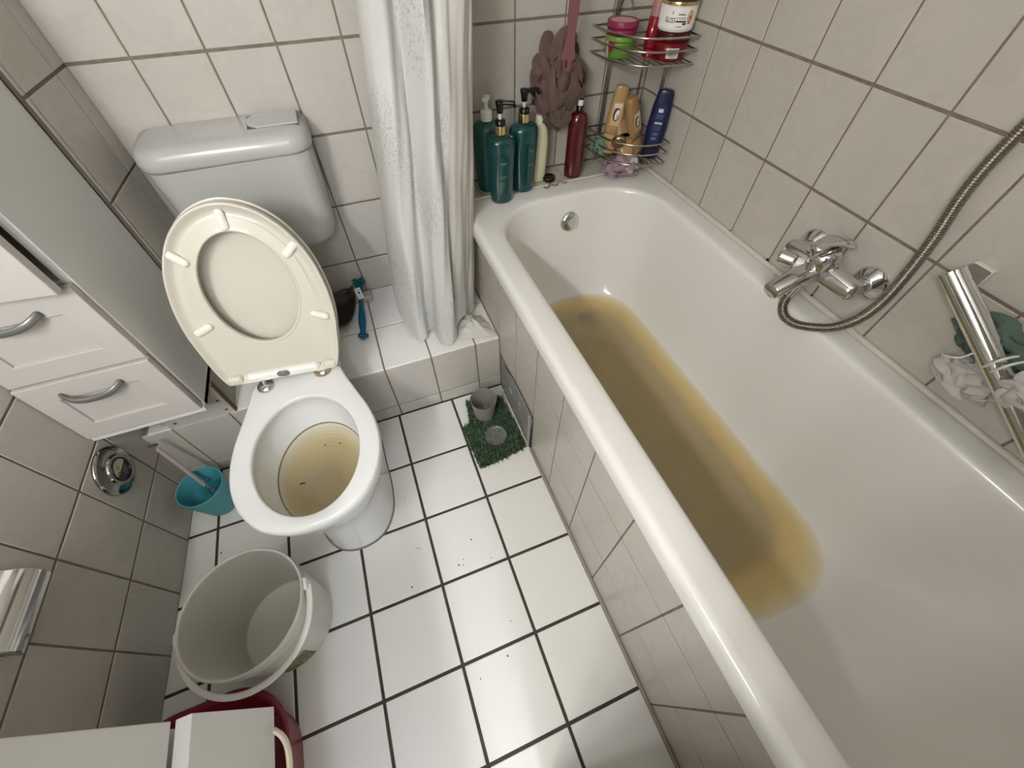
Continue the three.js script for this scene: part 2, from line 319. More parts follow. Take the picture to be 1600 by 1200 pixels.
add('bowl', loft(twist([
  tl(baseR, 0.0, 1), tl(baseR, 0.012, 0.995), tl(baseR, 0.03, 0.965), tl(baseR, 0.12, 0.93), tl(baseR, 0.19, 0.95), tl(baseR, 0.25, 1.0, rimR, 0.3), tl(baseR, 0.31, 1.0, rimR, 0.65), tl(rimR, 0.355, 0.965), tl(rimR, 0.378, 0.995), tl(rimR, 0.390, 1.0), tl(rimR, 0.398, 0.99), tl(rimR, 0.401, 0.965),
  tl(rimR, 0.4015, 1, inR, 0.5), tl(inR, 0.401, 1.015), tl(inR, 0.397, 0.99), tl(inR, 0.388, 0.975), tl(lipR, 0.372, 1.0), tl(lipR, 0.345, 0.98), tl(lipR, 0.31, 0.93), tl(lipR, 0.275, 0.84), ...throat.map(([y, k]) => tl(lipR, y, k).map((p) => p.add(V((0.275 - y) * -0.28, 0, 0))))].map((l) => l)), { capStart: true, capEnd: true }), CERAMIC, toilet);
toilet.rotation.y = 0.035;
// back of the bowl that carries the seat hinges
add('bowl_back', box(0.20, 0.10, 0.20, 0, 0.345, -0.03, 0.02, 4), CERAMIC, toilet);
add('base_joint', loft([tl(baseR, 0.0005, 1.022), tl(baseR, 0.004, 1.012), tl(baseR, 0.005, 0.99)]), S({ color: 0x7b7264, roughness: 0.9 }), toilet);
{ const L = [[0.172, 0.352], [0.165, 0.328], [0.155, 0.302], [0.13, 0.262], [0.103, 0.243]].map(([y, k]) => tl(lipR, y, k).map((p) => p.add(V((0.275 - y) * -0.28, 0.001, 0))));
  add('scale_deposit', loft(L), S({ color: 0x4a3a22, roughness: 0.9, side: THREE.DoubleSide }), toilet); }
const trap = add('trap_stain', lathe([[0, 0.004], [0.02, 0.003], [0.034, 0]]).scale(1, 1, 1.3).translate(-0.048, 0.104, zc + 0.025), S({ color: 0x241a0e, roughness: 0.8 }), toilet);
const tw = group('toilet_water', [0.485, 0, 0.40]); tw.rotation.y = 0.035; tag(tw, 'dirty yellowish water standing in the toilet bowl', 'water');
const TWL = 0.285, siltT = silt([0.966, 0.945, 0.875], 0.955, 0.25);
const bowlK = (y) => { const T = [[0.345, 0.98], [0.31, 0.93], [0.275, 0.84], ...throat]; let i = 1; while (i < T.length - 1 && T[i][0] > y) i++; const a = T[i - 1], b = T[i]; return a[1] + (b[1] - a[1]) * (a[0] - y) / (a[0] - b[0]); };
add('water_surface', disc(tl(lipR, TWL, bowlK(TWL) + 0.006)), WATERTOP, tw);
for (let k = 0; k < 18; k++) { const y = TWL - 0.002 - k * 0.0095; add('silt_layer', disc(tl(lipR, y, bowlK(y) + 0.006).map((p) => p.add(V(Math.max(0, 0.275 - y) * -0.28, 0, 0)))), siltT, tw); }
const speck = S({ color: 0x2c2210, roughness: 0.8 });
for (const [x, z, l, a] of [[-0.055, 0.33, 0.012, 1.4], [0.012, 0.24, 0.003, 0], [0.05, 0.25, 0.003, 0.4], [-0.1, 0.22, 0.004, 0.3]])
  add('debris', new THREE.SphereGeometry(0.0022, 8, 6).scale(1, 0.6, l / 0.003).rotateY(a).translate(x, TWL + 0.001, z), speck, tw);
add('scum_line', loft([tl(lipR, TWL + 0.0035, bowlK(TWL) + 0.0), tl(lipR, TWL - 0.0015, bowlK(TWL) - 0.004)]), S({ color: 0x8a7440, roughness: 0.7 }), tw);

// hinges and the raised seat; local x across, y along the seat, z towards the viewer
for (const s of [-0.072, 0.072]) { const h = new THREE.Group(); h.name = 'hinge'; h.position.set(-0.004 + s, 0.4025, 0.085); toilet.add(h);
  add('hinge_plate', lathe([[0, 0.012], [0.012, 0.011], [0.019, 0.006], [0.021, 0], [0, 0]]), CHROME, h);
  add('hinge_post', rod([0, 0.005, 0], [0, 0.024, -0.012], 0.007), CHROME, h);
  if (s > 0) add('rust_ring', lathe([[0.0195, 0.0003], [0.0225, 0.0005], [0.0235, 0]]), S({ color: 0xb39a66, roughness: 0.9 }), h); }
const seat = new THREE.Group(); seat.name = 'seat'; scene.add(seat); seat.position.set(0.468, 0.416, 0.472);
seat.rotation.set(-16 * Math.PI / 180, 0, 0); seat.rotateZ(-5.7 * Math.PI / 180);
toilet.updateMatrixWorld(); toilet.attach(seat);
seat.userData.label = 'raised cream seat and lid';
const SC = 0.20;
const outR = polar(sym([[0, 0.0 - SC], [0.10, 0.0 - SC], [0.128, 0.004 - SC], [0.139, 0.03 - SC], [0.152, 0.09 - SC], [0.161, 0.16 - SC], [0.158, 0.23 - SC], [0.140, 0.305 - SC], [0.103, 0.37 - SC], [0.055, 0.41 - SC], [0, 0.424 - SC]]));
const openR = ell(0.093, 0.131, 0, 0.235 - SC);
const sl = (w, d, m, kk = 1) => ring(NT, (a) => { const r = (outR(a) * (1 - m) + openR(a) * m + d) * kk; return V(r * Math.cos(a), SC + r * Math.sin(a), w); });
add('seat_ring', loft([sl(-0.004, -0.002, 0), sl(0.002, 0.0, 0), sl(0.013, 0.0, 0), sl(0.0175, -0.001, 0), sl(0.019, -0.003, 0), sl(0.0185, -0.0055, 0), sl(0.0135, -0.010, 0), sl(0.0085, -0.016, 0), sl(0.0065, -0.022, 0), sl(0.0075, -0.025, 0), sl(0.0088, -0.029, 0.06), sl(0.0098, 0, 0.5),
  sl(0.0105, 0.008, 1), sl(0.0125, 0.0045, 1), sl(0.0135, 0.0015, 1), sl(0.0115, -0.001, 1), sl(0.002, -0.001, 1), sl(-0.004, 0.003, 1), sl(-0.004, 0, 0.5), sl(-0.004, -0.002, 0)]), SEAT, seat);
const lidMesh = add('lid', loft([sl(-0.034, -0.05, 0), sl(-0.029, -0.012, 0), sl(-0.019, 0.002, 0), sl(-0.009, 0.0035, 0), sl(-0.0065, 0.002, 0), sl(-0.007, -0.003, 0), sl(-0.012, -0.012, 0), sl(-0.018, -0.03, 0), sl(-0.0225, -0.06, 0, 0.85), sl(-0.024, -0.1, 0, 0.3)], { capStart: true, capEnd: true }), SEAT, seat); lidMesh.position.z = -0.009;
for (const [x, y] of [[0, 0.397], [-0.113, 0.327], [0.112, 0.322], [-0.131, 0.155], [0.132, 0.15]]) {
  const g = new THREE.CapsuleGeometry(0.0092, 0.026, 6, 14).scale(1, 1, 0.75), cx = 0, cy = 0.215, a = Math.atan2(y - cy, x - cx) - Math.PI / 2, d = Math.hypot(x, y - cy), s = (d - 0.008) / d;
  add('bumper', g.rotateZ(a).translate(cx + x * s, cy + (y - cy) * s, 0.012), P({ color: 0xe4dfd2, roughness: 0.3 }), seat);
}
add('hinge_bar', new THREE.CapsuleGeometry(0.0125, 0.15, 6, 20).rotateZ(Math.PI / 2).translate(0, 0.012, 0.008), P({ color: 0xe6e3da, roughness: 0.15 }), seat);
for (const s of [-1, 1]) add('hinge_end', box(0.038, 0.026, 0.03, s * 0.112, 0.012, 0.006, 0.01, 4), SEAT, seat);
const btn = add('release_button', lathe([[0, 0.004], [0.008, 0.004], [0.0095, 0.003], [0.0105, 0]]).scale(1.15, 1, 0.8).rotateX(Math.PI / 2).translate(0, 0.013, 0.0195), GREYMETAL, seat);
add('button_rim', new THREE.TorusGeometry(0.0125, 0.0018, 8, 28).scale(1.1, 0.75, 1).translate(0, 0.013, 0.0198), CHROME, seat);
{ const c = document.createElement('canvas'); c.width = 128; c.height = 128; const x = c.getContext('2d');
  x.fillStyle = '#d3c9ae'; x.fillRect(0, 0, 128, 128); x.fillStyle = '#15181a'; x.fillRect(0, 0, 128, 58); x.fillStyle = '#8d9092'; for (let i = 0; i < 4; i++) x.fillRect(10, 12 + i * 11, 70 + (i * 37) % 38, 4);
  x.fillStyle = '#8c8468'; for (let i = 0; i < 4; i++) x.fillRect(30, 70 + i * 13, 60 - i * 9, 4);
  const t = new THREE.CanvasTexture(c); t.colorSpace = THREE.SRGBColorSpace;
  add('rating_sticker', box(0.026, 0.022, 0.0006, 0.002, 0.066, 0.0088, 0), S({ map: t, roughness: 0.5 }), seat); }

// ---------------------------------------------------------------- cistern
const cis = group('toilet_cistern', [0.521, 0.54, 0.0]);
tag(cis, 'grey-white plastic toilet cistern mounted on the tiled back wall', 'cistern');
const cr = (w, d, y, r = 0.03, dz = 0.004) => { // outline against the wall: square at the back, rounded at the front
  const p = [], n = 12; p.push([w, dz]); for (let k = 0; k <= n; k++) { const a = k / n * Math.PI / 2; p.push([w - r + r * Math.cos(a), d - r + r * Math.sin(a)]); }
  for (let k = 0; k <= n; k++) { const a = Math.PI / 2 + k / n * Math.PI / 2; p.push([-w + r + r * Math.cos(a), d - r + r * Math.sin(a)]); } p.push([-w, dz]);
  for (let k = 1; k < 8; k++) p.push([-w + 2 * w * k / 8, dz]);
  return p.map((q) => V(q[0], y, q[1])); };
add('tank', loft([cr(0.13, 0.10, 0.0, 0.04), cr(0.150, 0.118, 0.006, 0.045), cr(0.166, 0.127, 0.022, 0.048), cr(0.174, 0.131, 0.05, 0.05), cr(0.179, 0.134, 0.10, 0.05), cr(0.184, 0.138, 0.19, 0.05), cr(0.187, 0.140, 0.258, 0.05), cr(0.184, 0.137, 0.2595, 0.05)], { capStart: true, capEnd: true }), CISTERN, cis);
add('tank_lid', loft([cr(0.185, 0.138, 0.2605, 0.05), cr(0.190, 0.1435, 0.2615, 0.052), cr(0.1925, 0.146, 0.268, 0.054), cr(0.193, 0.1465, 0.280, 0.054), cr(0.190, 0.143, 0.294, 0.052), cr(0.183, 0.134, 0.304, 0.047), cr(0.172, 0.120, 0.3095, 0.04), cr(0.15, 0.09, 0.312, 0.03)], { capStart: true, capEnd: true }), CISTERN, cis);
const fb = new THREE.Group(); fb.name = 'flush_button'; fb.position.set(0.118, 0.3115, 0.062); fb.rotation.x = 0.05; cis.add(fb);
add('button_well', box(0.118, 0.004, 0.078, 0, 0, 0, 0.0019), S({ color: 0x5f5d58, roughness: 0.6 }), fb);
{ const s = new THREE.Shape(); s.moveTo(-0.035, -0.036); s.lineTo(0.056, -0.036); s.lineTo(0.056, 0.036); s.lineTo(-0.035, 0.036); s.absarc(-0.022, 0, 0.036, Math.PI / 2 + 0.35, Math.PI * 1.5 - 0.35);
  add('button_plate', new THREE.ExtrudeGeometry(s, { depth: 0.004, bevelEnabled: true, bevelSize: 0.0016, bevelThickness: 0.0016, bevelSegments: 3, curveSegments: 20 }).rotateX(-Math.PI / 2), CISTERN, fb); }
add('flush_pipe', tubeG([[-0.03, 0.01, 0.07], [-0.03, -0.10, 0.07], [-0.032, -0.17, 0.10], [-0.034, -0.195, 0.2], [-0.035, -0.195, 0.30]], 0.024, 40, 18), WHITEPL, cis);
// ---------------------------------------------------------------- tall cabinet in the corner
function shaker(w, h, t, mat, parent, name) { // front with a sunk centre panel, local origin at the lower left back corner
  const s = new THREE.Shape(); s.moveTo(0, 0); s.lineTo(w, 0); s.lineTo(w, h); s.lineTo(0, h);
  const b = Math.min(0.052, h * 0.26), hole = new THREE.Path(); hole.moveTo(b, b); hole.lineTo(b, h - b); hole.lineTo(w - b, h - b); hole.lineTo(w - b, b); s.holes.push(hole);
  const frame = new THREE.ExtrudeGeometry(s, { depth: t - 0.004, bevelEnabled: true, bevelSize: 0.002, bevelOffset: -0.002, bevelThickness: 0.002, bevelSegments: 2 }).translate(0, 0, 0.002);
  const panel = new THREE.BoxGeometry(w - 2 * b + 0.006, h - 2 * b + 0.006, t - 0.006).translate(w / 2, h / 2, (t - 0.006) / 2);
  const g = new THREE.Group(); g.name = name; parent.add(g);
  add('front_frame', frame, mat, g); add('centre_panel', panel, mat, g);
  return g;
}
function bowHandle(len, rise, parent, at, turn, mat = GREYMETAL) {
  const pts = [], n = 12; for (let k = 0; k <= n; k++) { const t = k / n * 2 - 1; pts.push(V(t * len / 2, 0.012 * (t * t - 1), 0.006 + rise * (1 - t * t * t * t))); }
  const c = new THREE.CatmullRomCurve3(pts), fr = 40, loops = [];
  for (let k = 0; k <= fr; k++) { const t = k / fr, p = c.getPoint(t), d = c.getTangent(t), up = V(0, 1, 0), o = up.clone().cross(d).normalize(), q = d.clone().cross(o);
    loops.push(ring(12, (a) => p.clone().addScaledVector(q, Math.cos(a) * 0.0075).addScaledVector(o, Math.sin(a) * 0.004))); }
  const h = add('handle', loft(loops, { capStart: true, capEnd: true }), mat, parent); h.position.set(...at); h.rotation.copy(turn); return h;
}
const cab = group('tall_cabinet', [0.0135, 0.385, 0.195]); tag(cab, 'tall narrow white bathroom cabinet with dark bow handles in the left corner', 'cabinet');
const CW = 0.249, CD = 0.283;
add('side_panel', box(0.016, 1.5, CD, CW - 0.008, 0.75, CD / 2, 0.0012), CARCASS_LIT, cab);
add('side_panel', box(0.016, 1.5, CD, 0.008, 0.75, CD / 2, 0.0012), CARCASS_LIT, cab);
add('bottom_panel', box(CW, 0.016, CD + 0.018, CW / 2, 0.008, CD / 2 + 0.009, 0.0015), CARCASS_LIT, cab);
add('back_panel', box(CW, 1.5, 0.006, CW / 2, 0.75, 0.003, 0), CARCASS_LIT, cab);
add('shelf', box(CW - 0.034, 0.016, CD - 0.01, CW / 2, 0.392, CD / 2, 0), CARCASS_LIT, cab);
add('top_panel', box(CW, 0.016, CD + 0.018, CW / 2, 1.508, CD / 2 + 0.009, 0.0015), CARCASS_LIT, cab);
const flat = new THREE.Euler(0, 0, 0);
const d2 = shaker(CW - 0.004, 0.186, 0.018, LACQUER_SHADED, cab, 'drawer'); d2.position.set(0.002, 0.020, CD + 0.008); bowHandle(0.11, 0.020, d2, [CW / 2 - 0.006, 0.153, 0.016], flat);
const d1 = shaker(CW - 0.004, 0.186, 0.018, LACQUER_SHADED, cab, 'drawer'); d1.position.set(0.002, 0.210, CD + 0.002); bowHandle(0.11, 0.020, d1, [CW / 2 - 0.006, 0.153, 0.016], flat);
const dr = shaker(CW - 0.004, 1.09, 0.018, LACQUER_SHADED, cab, 'door'); dr.position.set(0.002, 0.405, CD + 0.003); dr.rotation.y = -0.12; bowHandle(0.11, 0.02, dr, [CW - 0.03, 0.6, 0.016], new THREE.Euler(0, 0, Math.PI / 2));
// access board and its fixings below the cabinet
const ab = group('access_board', [0.093, 0.2592, 0.398]); tag(ab, 'grey-white screwed access board standing on the tiled ledge below the tall cabinet', 'panel');
add('board', box(0.171, 0.125, 0.013, 0.0855, 0.0625, 0.0065, 0.0008), S({ color: 0xbdb8ac, roughness: 0.6 }), ab);
add('board_edge', box(0.004, 0.125, 0.014, 0.1725, 0.0625, 0.0062, 0), S({ color: 0x6a5638, roughness: 0.8 }), ab);
for (const [x, y] of [[0.022, 0.018], [0.155, 0.018], [0.155, 0.062], [0.155, 0.108], [0.112, 0.10], [0.112, 0.06]])
  add('screw', lathe([[0, 0.0012], [0.003, 0.001], [0.0042, 0]], 16).rotateX(Math.PI / 2).translate(x, y, 0.013), S({ color: 0x4a3c30, roughness: 0.6 }), ab);

// ---------------------------------------------------------------- vanity unit at the left wall (front faces +x)
const van = group('vanity_cabinet', [-0.016, 0.33, 1.182], 0); tag(van, 'white bathroom vanity unit with plain door and drawer front, at the lower left', 'cabinet');
add('carcass', box(0.373, 0.53, 0.60, 0.1865, 0.265, 0.303, 0.0015), LACQUER_SHADED2, van);
const vd = new THREE.Group(); vd.name = 'door'; van.add(vd); add('door_front', box(0.018, 0.272, 0.60, 0.3835, 0.392, 0.30, 0.0016), LACQUER_SHADED2, vd);
const vr = new THREE.Group(); vr.name = 'drawer'; van.add(vr); add('drawer_front', box(0.019, 0.221, 0.60, 0.4045, 0.1425, 0.30, 0.0016), LACQUER_SHADED2, vr);
add('drawer_box', box(0.05, 0.16, 0.54, 0.370, 0.125, 0.30, 0), LACQUER_SHADED2, vr);
bowHandle(0.12, 0.018, vr, [0.414, 0.050, 0.094], new THREE.Euler(0, Math.PI / 2, 0), S({ color: 0xd8ceb6, roughness: 0.35 }));
add('worktop', box(0.413, 0.03, 0.61, 0.2065, 0.546, 0.303, 0.004), CERAMIC, van);

// ---------------------------------------------------------------- shower curtain, bunched up at the back wall
const dots = (() => { const c = document.createElement('canvas'); c.width = c.height = 1024; const x = c.getContext('2d'); x.fillStyle = '#d6d5d0'; x.fillRect(0, 0, 1024, 1024);
  for (let i = 0; i < 12000; i++) { const u = rnd(), v = rnd(), w = Math.sin(v * 16 + Math.sin(u * 9) * 1.6) * 0.5 + 0.5; if (rnd() > w * w * w) continue; x.fillStyle = rnd() < 0.5 ? '#98999b' : '#b0b1b2'; x.beginPath(); x.ellipse(u * 1024, v * 1024, 1.6, 2.4, 0.4, 0, 7); x.fill(); }
  const t = new THREE.CanvasTexture(c); t.colorSpace = THREE.SRGBColorSpace; t.wrapS = t.wrapT = THREE.RepeatWrapping; return t; })();
const CURT = P({ map: dots, roughness: 0.42, side: THREE.DoubleSide, transmission: 0.22, thickness: 0 });
const LINER = P({ color: 0xd3cfc7, roughness: 0.6, side: THREE.DoubleSide, transmission: 0.22, thickness: 0 });
const lerp = (a, b, t) => a + (b - a) * t, smooth = (t) => { t = Math.max(0, Math.min(1, t)); return t * t * (3 - 2 * t); };
function sheet(nu, nv, f) {
  const pos = [], uv = [], idx = [];
  for (let j = 0; j <= nv; j++) for (let i = 0; i <= nu; i++) { const p = f(i / nu, j / nv); pos.push(p.x, p.y, p.z); uv.push(i / nu * (f.su || 1), j / nv * (f.sv || 1)); }
  for (let j = 0; j < nv; j++) for (let i = 0; i < nu; i++) { const a = j * (nu + 1) + i, b = a + 1, c = a + nu + 1, d = c + 1; idx.push(a, b, d, a, d, c); }
  const g = new THREE.BufferGeometry(); g.setAttribute('position', new THREE.Float32BufferAttribute(pos, 3)); g.setAttribute('uv', new THREE.Float32BufferAttribute(uv, 2)); g.setIndex(idx); g.computeVertexNormals(); return g;
}
const cur = group('shower_curtain'); tag(cur, 'white shower curtain with silver speckles, gathered in folds beside the tub', 'curtain');
// plan outline of the folds, low (on the ledge) and high (at the rod); each entry is x, z
const lowP = [[0.802, 0.10], [0.790, 0.20], [0.808, 0.285], [0.830, 0.328], [0.855, 0.335], [0.872, 0.300], [0.884, 0.315], [0.893, 0.372], [0.912, 0.392], [0.936, 0.388], [0.950, 0.36], [0.956, 0.33]];
const highP = [[0.905, 0.10], [0.890, 0.19], [0.905, 0.245], [0.930, 0.258], [0.948, 0.238], [0.965, 0.235], [0.985, 0.262], [1.004, 0.278], [1.020, 0.272], [1.030, 0.25], [1.040, 0.255], [1.052, 0.270]];
const cc = (L) => new THREE.CatmullRomCurve3(L.map((p) => V(p[0], 0, p[1])), false, 'centripetal');
const cLow = cc(lowP), cHigh = cc(highP), ybot = 0.262;
function curtainPoint(s, t, cl, ch, y0, y1, hem, wave = 1) {
  const yb = y0 + hem(s), y = lerp(yb, y1, t), k = smooth((y - 0.30) / 0.95) * 0.25 + 0.75 * Math.min(1, Math.max(0, (y - 0.26) / 0.82));
  const a = cl.getPoint(s), b = ch.getPoint(s);
  const kk = Math.min(k, 1.0), p = a.lerp(b, kk);
  const wob = 0.004 * Math.sin(s * 21 + y * 7) + 0.0015 * Math.sin(s * 47 - y * 13);
  return V(p.x + wob * 0.6 * wave, y, p.z + wob * wave + 0.004 * Math.sin(y * 22 + s * 6));
}
{ const f = (s, t) => curtainPoint(s, t, cLow, cHigh, ybot, 1.93, (s) => (s < 0.22 ? 0.075 * (0.22 - s) / 0.22 : 0) + 0.008 * Math.max(0, Math.sin(s * 40)) + 0.003); f.su = 0.9; f.sv = 1.7;
  add('outer_sheet', sheet(160, 90, f), CURT, cur); }
const lowL = [[0.953, 0.352], [0.972, 0.342], [0.995, 0.322], [1.008, 0.30], [1.022, 0.283], [1.040, 0.274], [1.052, 0.25], [1.046, 0.18], [1.03, 0.10]];
const highL = [[1.047, 0.272], [1.060, 0.270], [1.078, 0.270], [1.094, 0.262], [1.104, 0.252], [1.112, 0.240], [1.118, 0.222], [1.116, 0.16], [1.10, 0.09]];
{ const a = cc(lowL), b = cc(highL), f = (s, t) => curtainPoint(s, t, a, b, 0.300, 1.93, (s) => 0.02 * Math.sin(s * 9), 0.35); add('liner', sheet(90, 80, f), LINER, cur); }
{ const f = (s, t) => { const y = 0.262 + lerp(0, 1.668, t), p = cLow.getPoint(0.985).lerp(cHigh.getPoint(0.985), Math.min(1, (y - 0.26) / 0.82)); return V(p.x + (s - 0.5) * 0.005, y, p.z + 0.006 + 0.004 * Math.sin(y * 22)); }; add('side_seam', sheet(2, 60, f), LINER, cur); }
// end of the liner lying on the ledge
{ const f = (s, t) => { const x = lerp(0.955, 1.082, s) - 0.02 * (1 - t) * (s > 0.5 ? 1 : 0), z = lerp(lerp(0.27, 0.285, s), lerp(0.375, 0.40, s), t);
    const m = Math.sin(Math.PI * Math.min(1, s * 1.02)) * Math.sin(Math.PI * t), y = 0.2615 + 0.035 * m + 0.012 * m * noise.noise(s * 5, t * 6, 3) + 0.014 * Math.abs(noise.noise(s * 3 + 9, t * 3, 7)) * (1 - (2 * t - 1) ** 2) + 0.012 * Math.max(0, 1 - Math.abs(s - t * 0.6 - 0.25) * 8) * m; return V(x, y, z); };
  const c2 = group('liner_end'); add('cloth', sheet(40, 30, f), LINER, c2); tag(c2, 'crumpled cream end of the curtain liner lying on the tiled ledge against the tub', 'cloth'); }
const rodT = group('curtain_rod'); tag(rodT, 'chrome curtain rod above the tub edge', 'curtain rod');
add('rod', rod([1.06, 1.945, 0.0], [1.06, 1.945, ROOM.z1], 0.0125, 20), CHROME, rodT);
for (const [z, r] of [[0.004, 0], [ROOM.z1 - 0.004, Math.PI]]) add('flange', lathe([[0, 0.012], [0.02, 0.011], [0.03, 0.003], [0.03, 0]]).rotateX(Math.PI / 2).rotateY(r).translate(1.06, 1.945, z), CHROME, rodT);
for (let i = 0; i < 9; i++) add('curtain_ring', new THREE.TorusGeometry(0.02, 0.0018, 8, 24).translate(1.06, 1.937, 0.09 + i * 0.022), WIRE, rodT);

// ---------------------------------------------------------------- mirror light with four opal bulbs on the left wall (outside the frame; it lights the room)
const lamp = group('mirror_light', [LAMP.x, LAMP.y, 0]); tag(lamp, 'white mirror light with a row of four opal bulbs high on the left wall', 'lamp');
add('backing_rail', box(0.035, 0.07, 0.72, -0.185, 0, 1.69, 0.006), S({ color: 0xdedcd6, roughness: 0.4 }), lamp);
for (const z of LAMP.z) {
  const f = new THREE.Group(); f.name = 'bulb'; f.position.z = z; lamp.add(f);
  add('opal_globe', new THREE.SphereGeometry(LAMP.radius, 28, 20), S({ color: 0xffffff, emissive: LAMP.color, emissiveIntensity: 14 }), f);
  add('socket', rod([-0.17, 0, 0], [-LAMP.radius + 0.006, 0, 0], 0.018, 20), CHROME, f);
  const pl = new THREE.PointLight(LAMP.color, LAMP.power, 0, 2); pl.position.set(LAMP.x, LAMP.y, z); pl.castShadow = true; pl.shadow.radius = LAMP.radius / 0.02; pl.shadow.mapSize.set(1024, 1024); pl.shadow.bias = -0.0005; pl.name = 'mirror_light_bulb'; scene.add(pl);
}

const hl = group('added_hall_lamp', HALL_FILL.at); tag(hl, 'added round white lamp in the unseen hall, giving cool fill light', 'lamp');  // unseen lamp added as weak cool fill from behind the camera
add('globe', new THREE.SphereGeometry(HALL_FILL.radius, 28, 20), S({ color: 0xffffff, emissive: HALL_FILL.color, emissiveIntensity: 4 }), hl);
add('stem', rod([0, HALL_FILL.radius - 0.005, 0], [0, 0.2, 0], 0.012), CHROME, hl);
const hb = new THREE.PointLight(HALL_FILL.color, HALL_FILL.power, 0, 2); hb.position.set(...HALL_FILL.at); hb.castShadow = true; hb.shadow.radius = HALL_FILL.radius / 0.02; hb.shadow.mapSize.set(1024, 1024); hb.name = 'hall_fill_light'; scene.add(hb);
// ---------------------------------------------------------------- bottles on the tub's back corner
const latheBottle = (prof, sx = 1, sz = 1, n = 40) => lathe(prof, n).scale(sx, 1, sz);
function labelPatch(r, h, a0, a1, y0, mat, sx = 1, sz = 1, rTop = r) { // curved label, a hair proud of the bottle
  return new THREE.CylinderGeometry(rTop, r, h, 24, 1, true, a0, a1 - a0).translate(0, y0 + h / 2, 0).scale(sx, 1, sz);
}
function print(w, h, bg, draw) { const c = document.createElement('canvas'); c.width = w; c.height = h; const x = c.getContext('2d'); if (bg) { x.fillStyle = bg; x.fillRect(0, 0, w, h); } draw(x, w, h); const t = new THREE.CanvasTexture(c); t.colorSpace = THREE.SRGBColorSpace; return t; }
const textLines = (x, col, rows) => { x.fillStyle = col; for (const [a, b, w, h] of rows) { let p = a; while (p < a + w) { const s = 3 + rnd() * 9; x.fillRect(p, b, Math.min(s, a + w - p), h); p += s + 2.5; } } };
const GREEN = P({ color: 0x0b3e3d, roughness: 0.16, clearcoat: 0.4 });
const GREEN2 = P({ color: 0x124b48, roughness: 0.3 });
const greenPrint = print(256, 512, '#0b3e3d', (x) => { textLines(x, '#6f9a92', [[40, 70, 190, 12], [60, 96, 150, 6], [30, 250, 200, 10], [60, 275, 150, 6], [60, 330, 150, 5], [60, 350, 140, 5], [60, 370, 150, 5], [60, 390, 130, 5], [60, 420, 150, 5], [70, 450, 110, 5]]); x.strokeStyle = '#8fae9f'; x.lineWidth = 4; x.strokeRect(118, 155, 30, 62); x.fillStyle = '#7e9f8e'; x.fillRect(124, 165, 18, 16); x.fillRect(124, 190, 18, 16); });
const GREENPRINT = P({ map: greenPrint, roughness: 0.2 });
const NECK = P({ color: 0xd9d4cc, roughness: 0.4 });
function pumpBottle(name, label, x, z, spout, o = {}) {
  const g = group(name, [x, 0.5858, z]); tag(g, label, 'bottle', 'bottles on the bathtub corner');
  const s = o.s ?? 1;
  add('body', latheBottle([[0, 0], [0.026, 0], [0.031, 0.003], [0.0325, 0.01], [0.0355, 0.06], [0.039, 0.12], [0.0405, 0.155], [0.0395, 0.172], [0.034, 0.182], [0.018, 0.187], [0.013, 0.189], [0.013, 0.192], [0, 0.192]].map((p) => [p[0] * s, p[1] * s]), 1.06, 0.86), o.mat || GREEN, g);
  if (o.print) { const l = add('printed_label', labelPatch(0.0345 * s, 0.11 * s, -0.85, 0.85, 0.03 * s, null, 1.07, 0.875, 0.0401 * s), GREENPRINT, g); l.rotation.y = o.face ?? 0; }
  const p = new THREE.Group(); p.name = 'pump'; p.position.y = 0.190 * s; p.rotation.y = spout; g.add(p);
  if (o.white) {
    add('collar', lathe([[0.016, 0], [0.0165, 0.022], [0.014, 0.026], [0, 0.026]]), WHITEPL, p);
    add('pump_head', merge([rod([0, 0.02, 0], [0, 0.045, 0], 0.006), box(0.018, 0.012, 0.034, 0, 0.05, 0.006, 0.005, 3)]), WHITEPL, p);
  } else {
    add('collar', lathe([[0.0165, 0], [0.017, 0.001], [0.017, 0.02], [0.0165, 0.021], [0.012, 0.0215], [0.012, 0.032], [0.006, 0.034], [0, 0.034]]), GOLD, p);
    add('collar_top', lathe([[0.0145, 0.0205], [0.0145, 0.033], [0.006, 0.0355], [0, 0.0355]]), BLACK, p);
    add('pump_stem', rod([0, 0.033, 0], [0, 0.053, 0], 0.0046), NECK, p);
    add('pump_head', merge([lathe([[0, 0.05], [0.0085, 0.05], [0.0095, 0.06], [0.012, 0.0735], [0.012, 0.0775], [0, 0.079]], 24), box(0.016, 0.009, 0.042, 0, 0.0735, 0.020, 0.0035, 3), rod([0, 0.072, 0.036], [0, 0.064, 0.043], 0.0042)]), BLACK, p);
  }
  return g;
}
pumpBottle('pump_bottle', 'tall teal bottle with white pump head, behind the front teal bottle beside the curtain', 1.187, 0.066, 2.6, { white: true, mat: GREEN2, s: 1.04 });
pumpBottle('pump_bottle', 'foremost teal bottle with black pump, gold collar and faint print, nearest the tub rim', 1.199, 0.148, 1.1, { print: true, face: -0.6 });
pumpBottle('pump_bottle', 'teal bottle with black pump between the foremost teal bottle and the cream bottle', 1.286, 0.108, 1.45, { print: true, face: 0.9, s: 1.03 });
const cream = group('cream_bottle', [1.352, 0.5858, 0.07]); tag(cream, 'slim pale cream bottle with screw cap beside the teal pump bottles', 'bottle');
add('body', latheBottle([[0, 0], [0.024, 0], [0.027, 0.004], [0.0285, 0.03], [0.031, 0.09], [0.030, 0.13], [0.026, 0.155], [0.016, 0.168], [0.010, 0.171], [0, 0.171]], 1.0, 0.7), P({ color: 0xd3cfae, roughness: 0.35 }), cream);
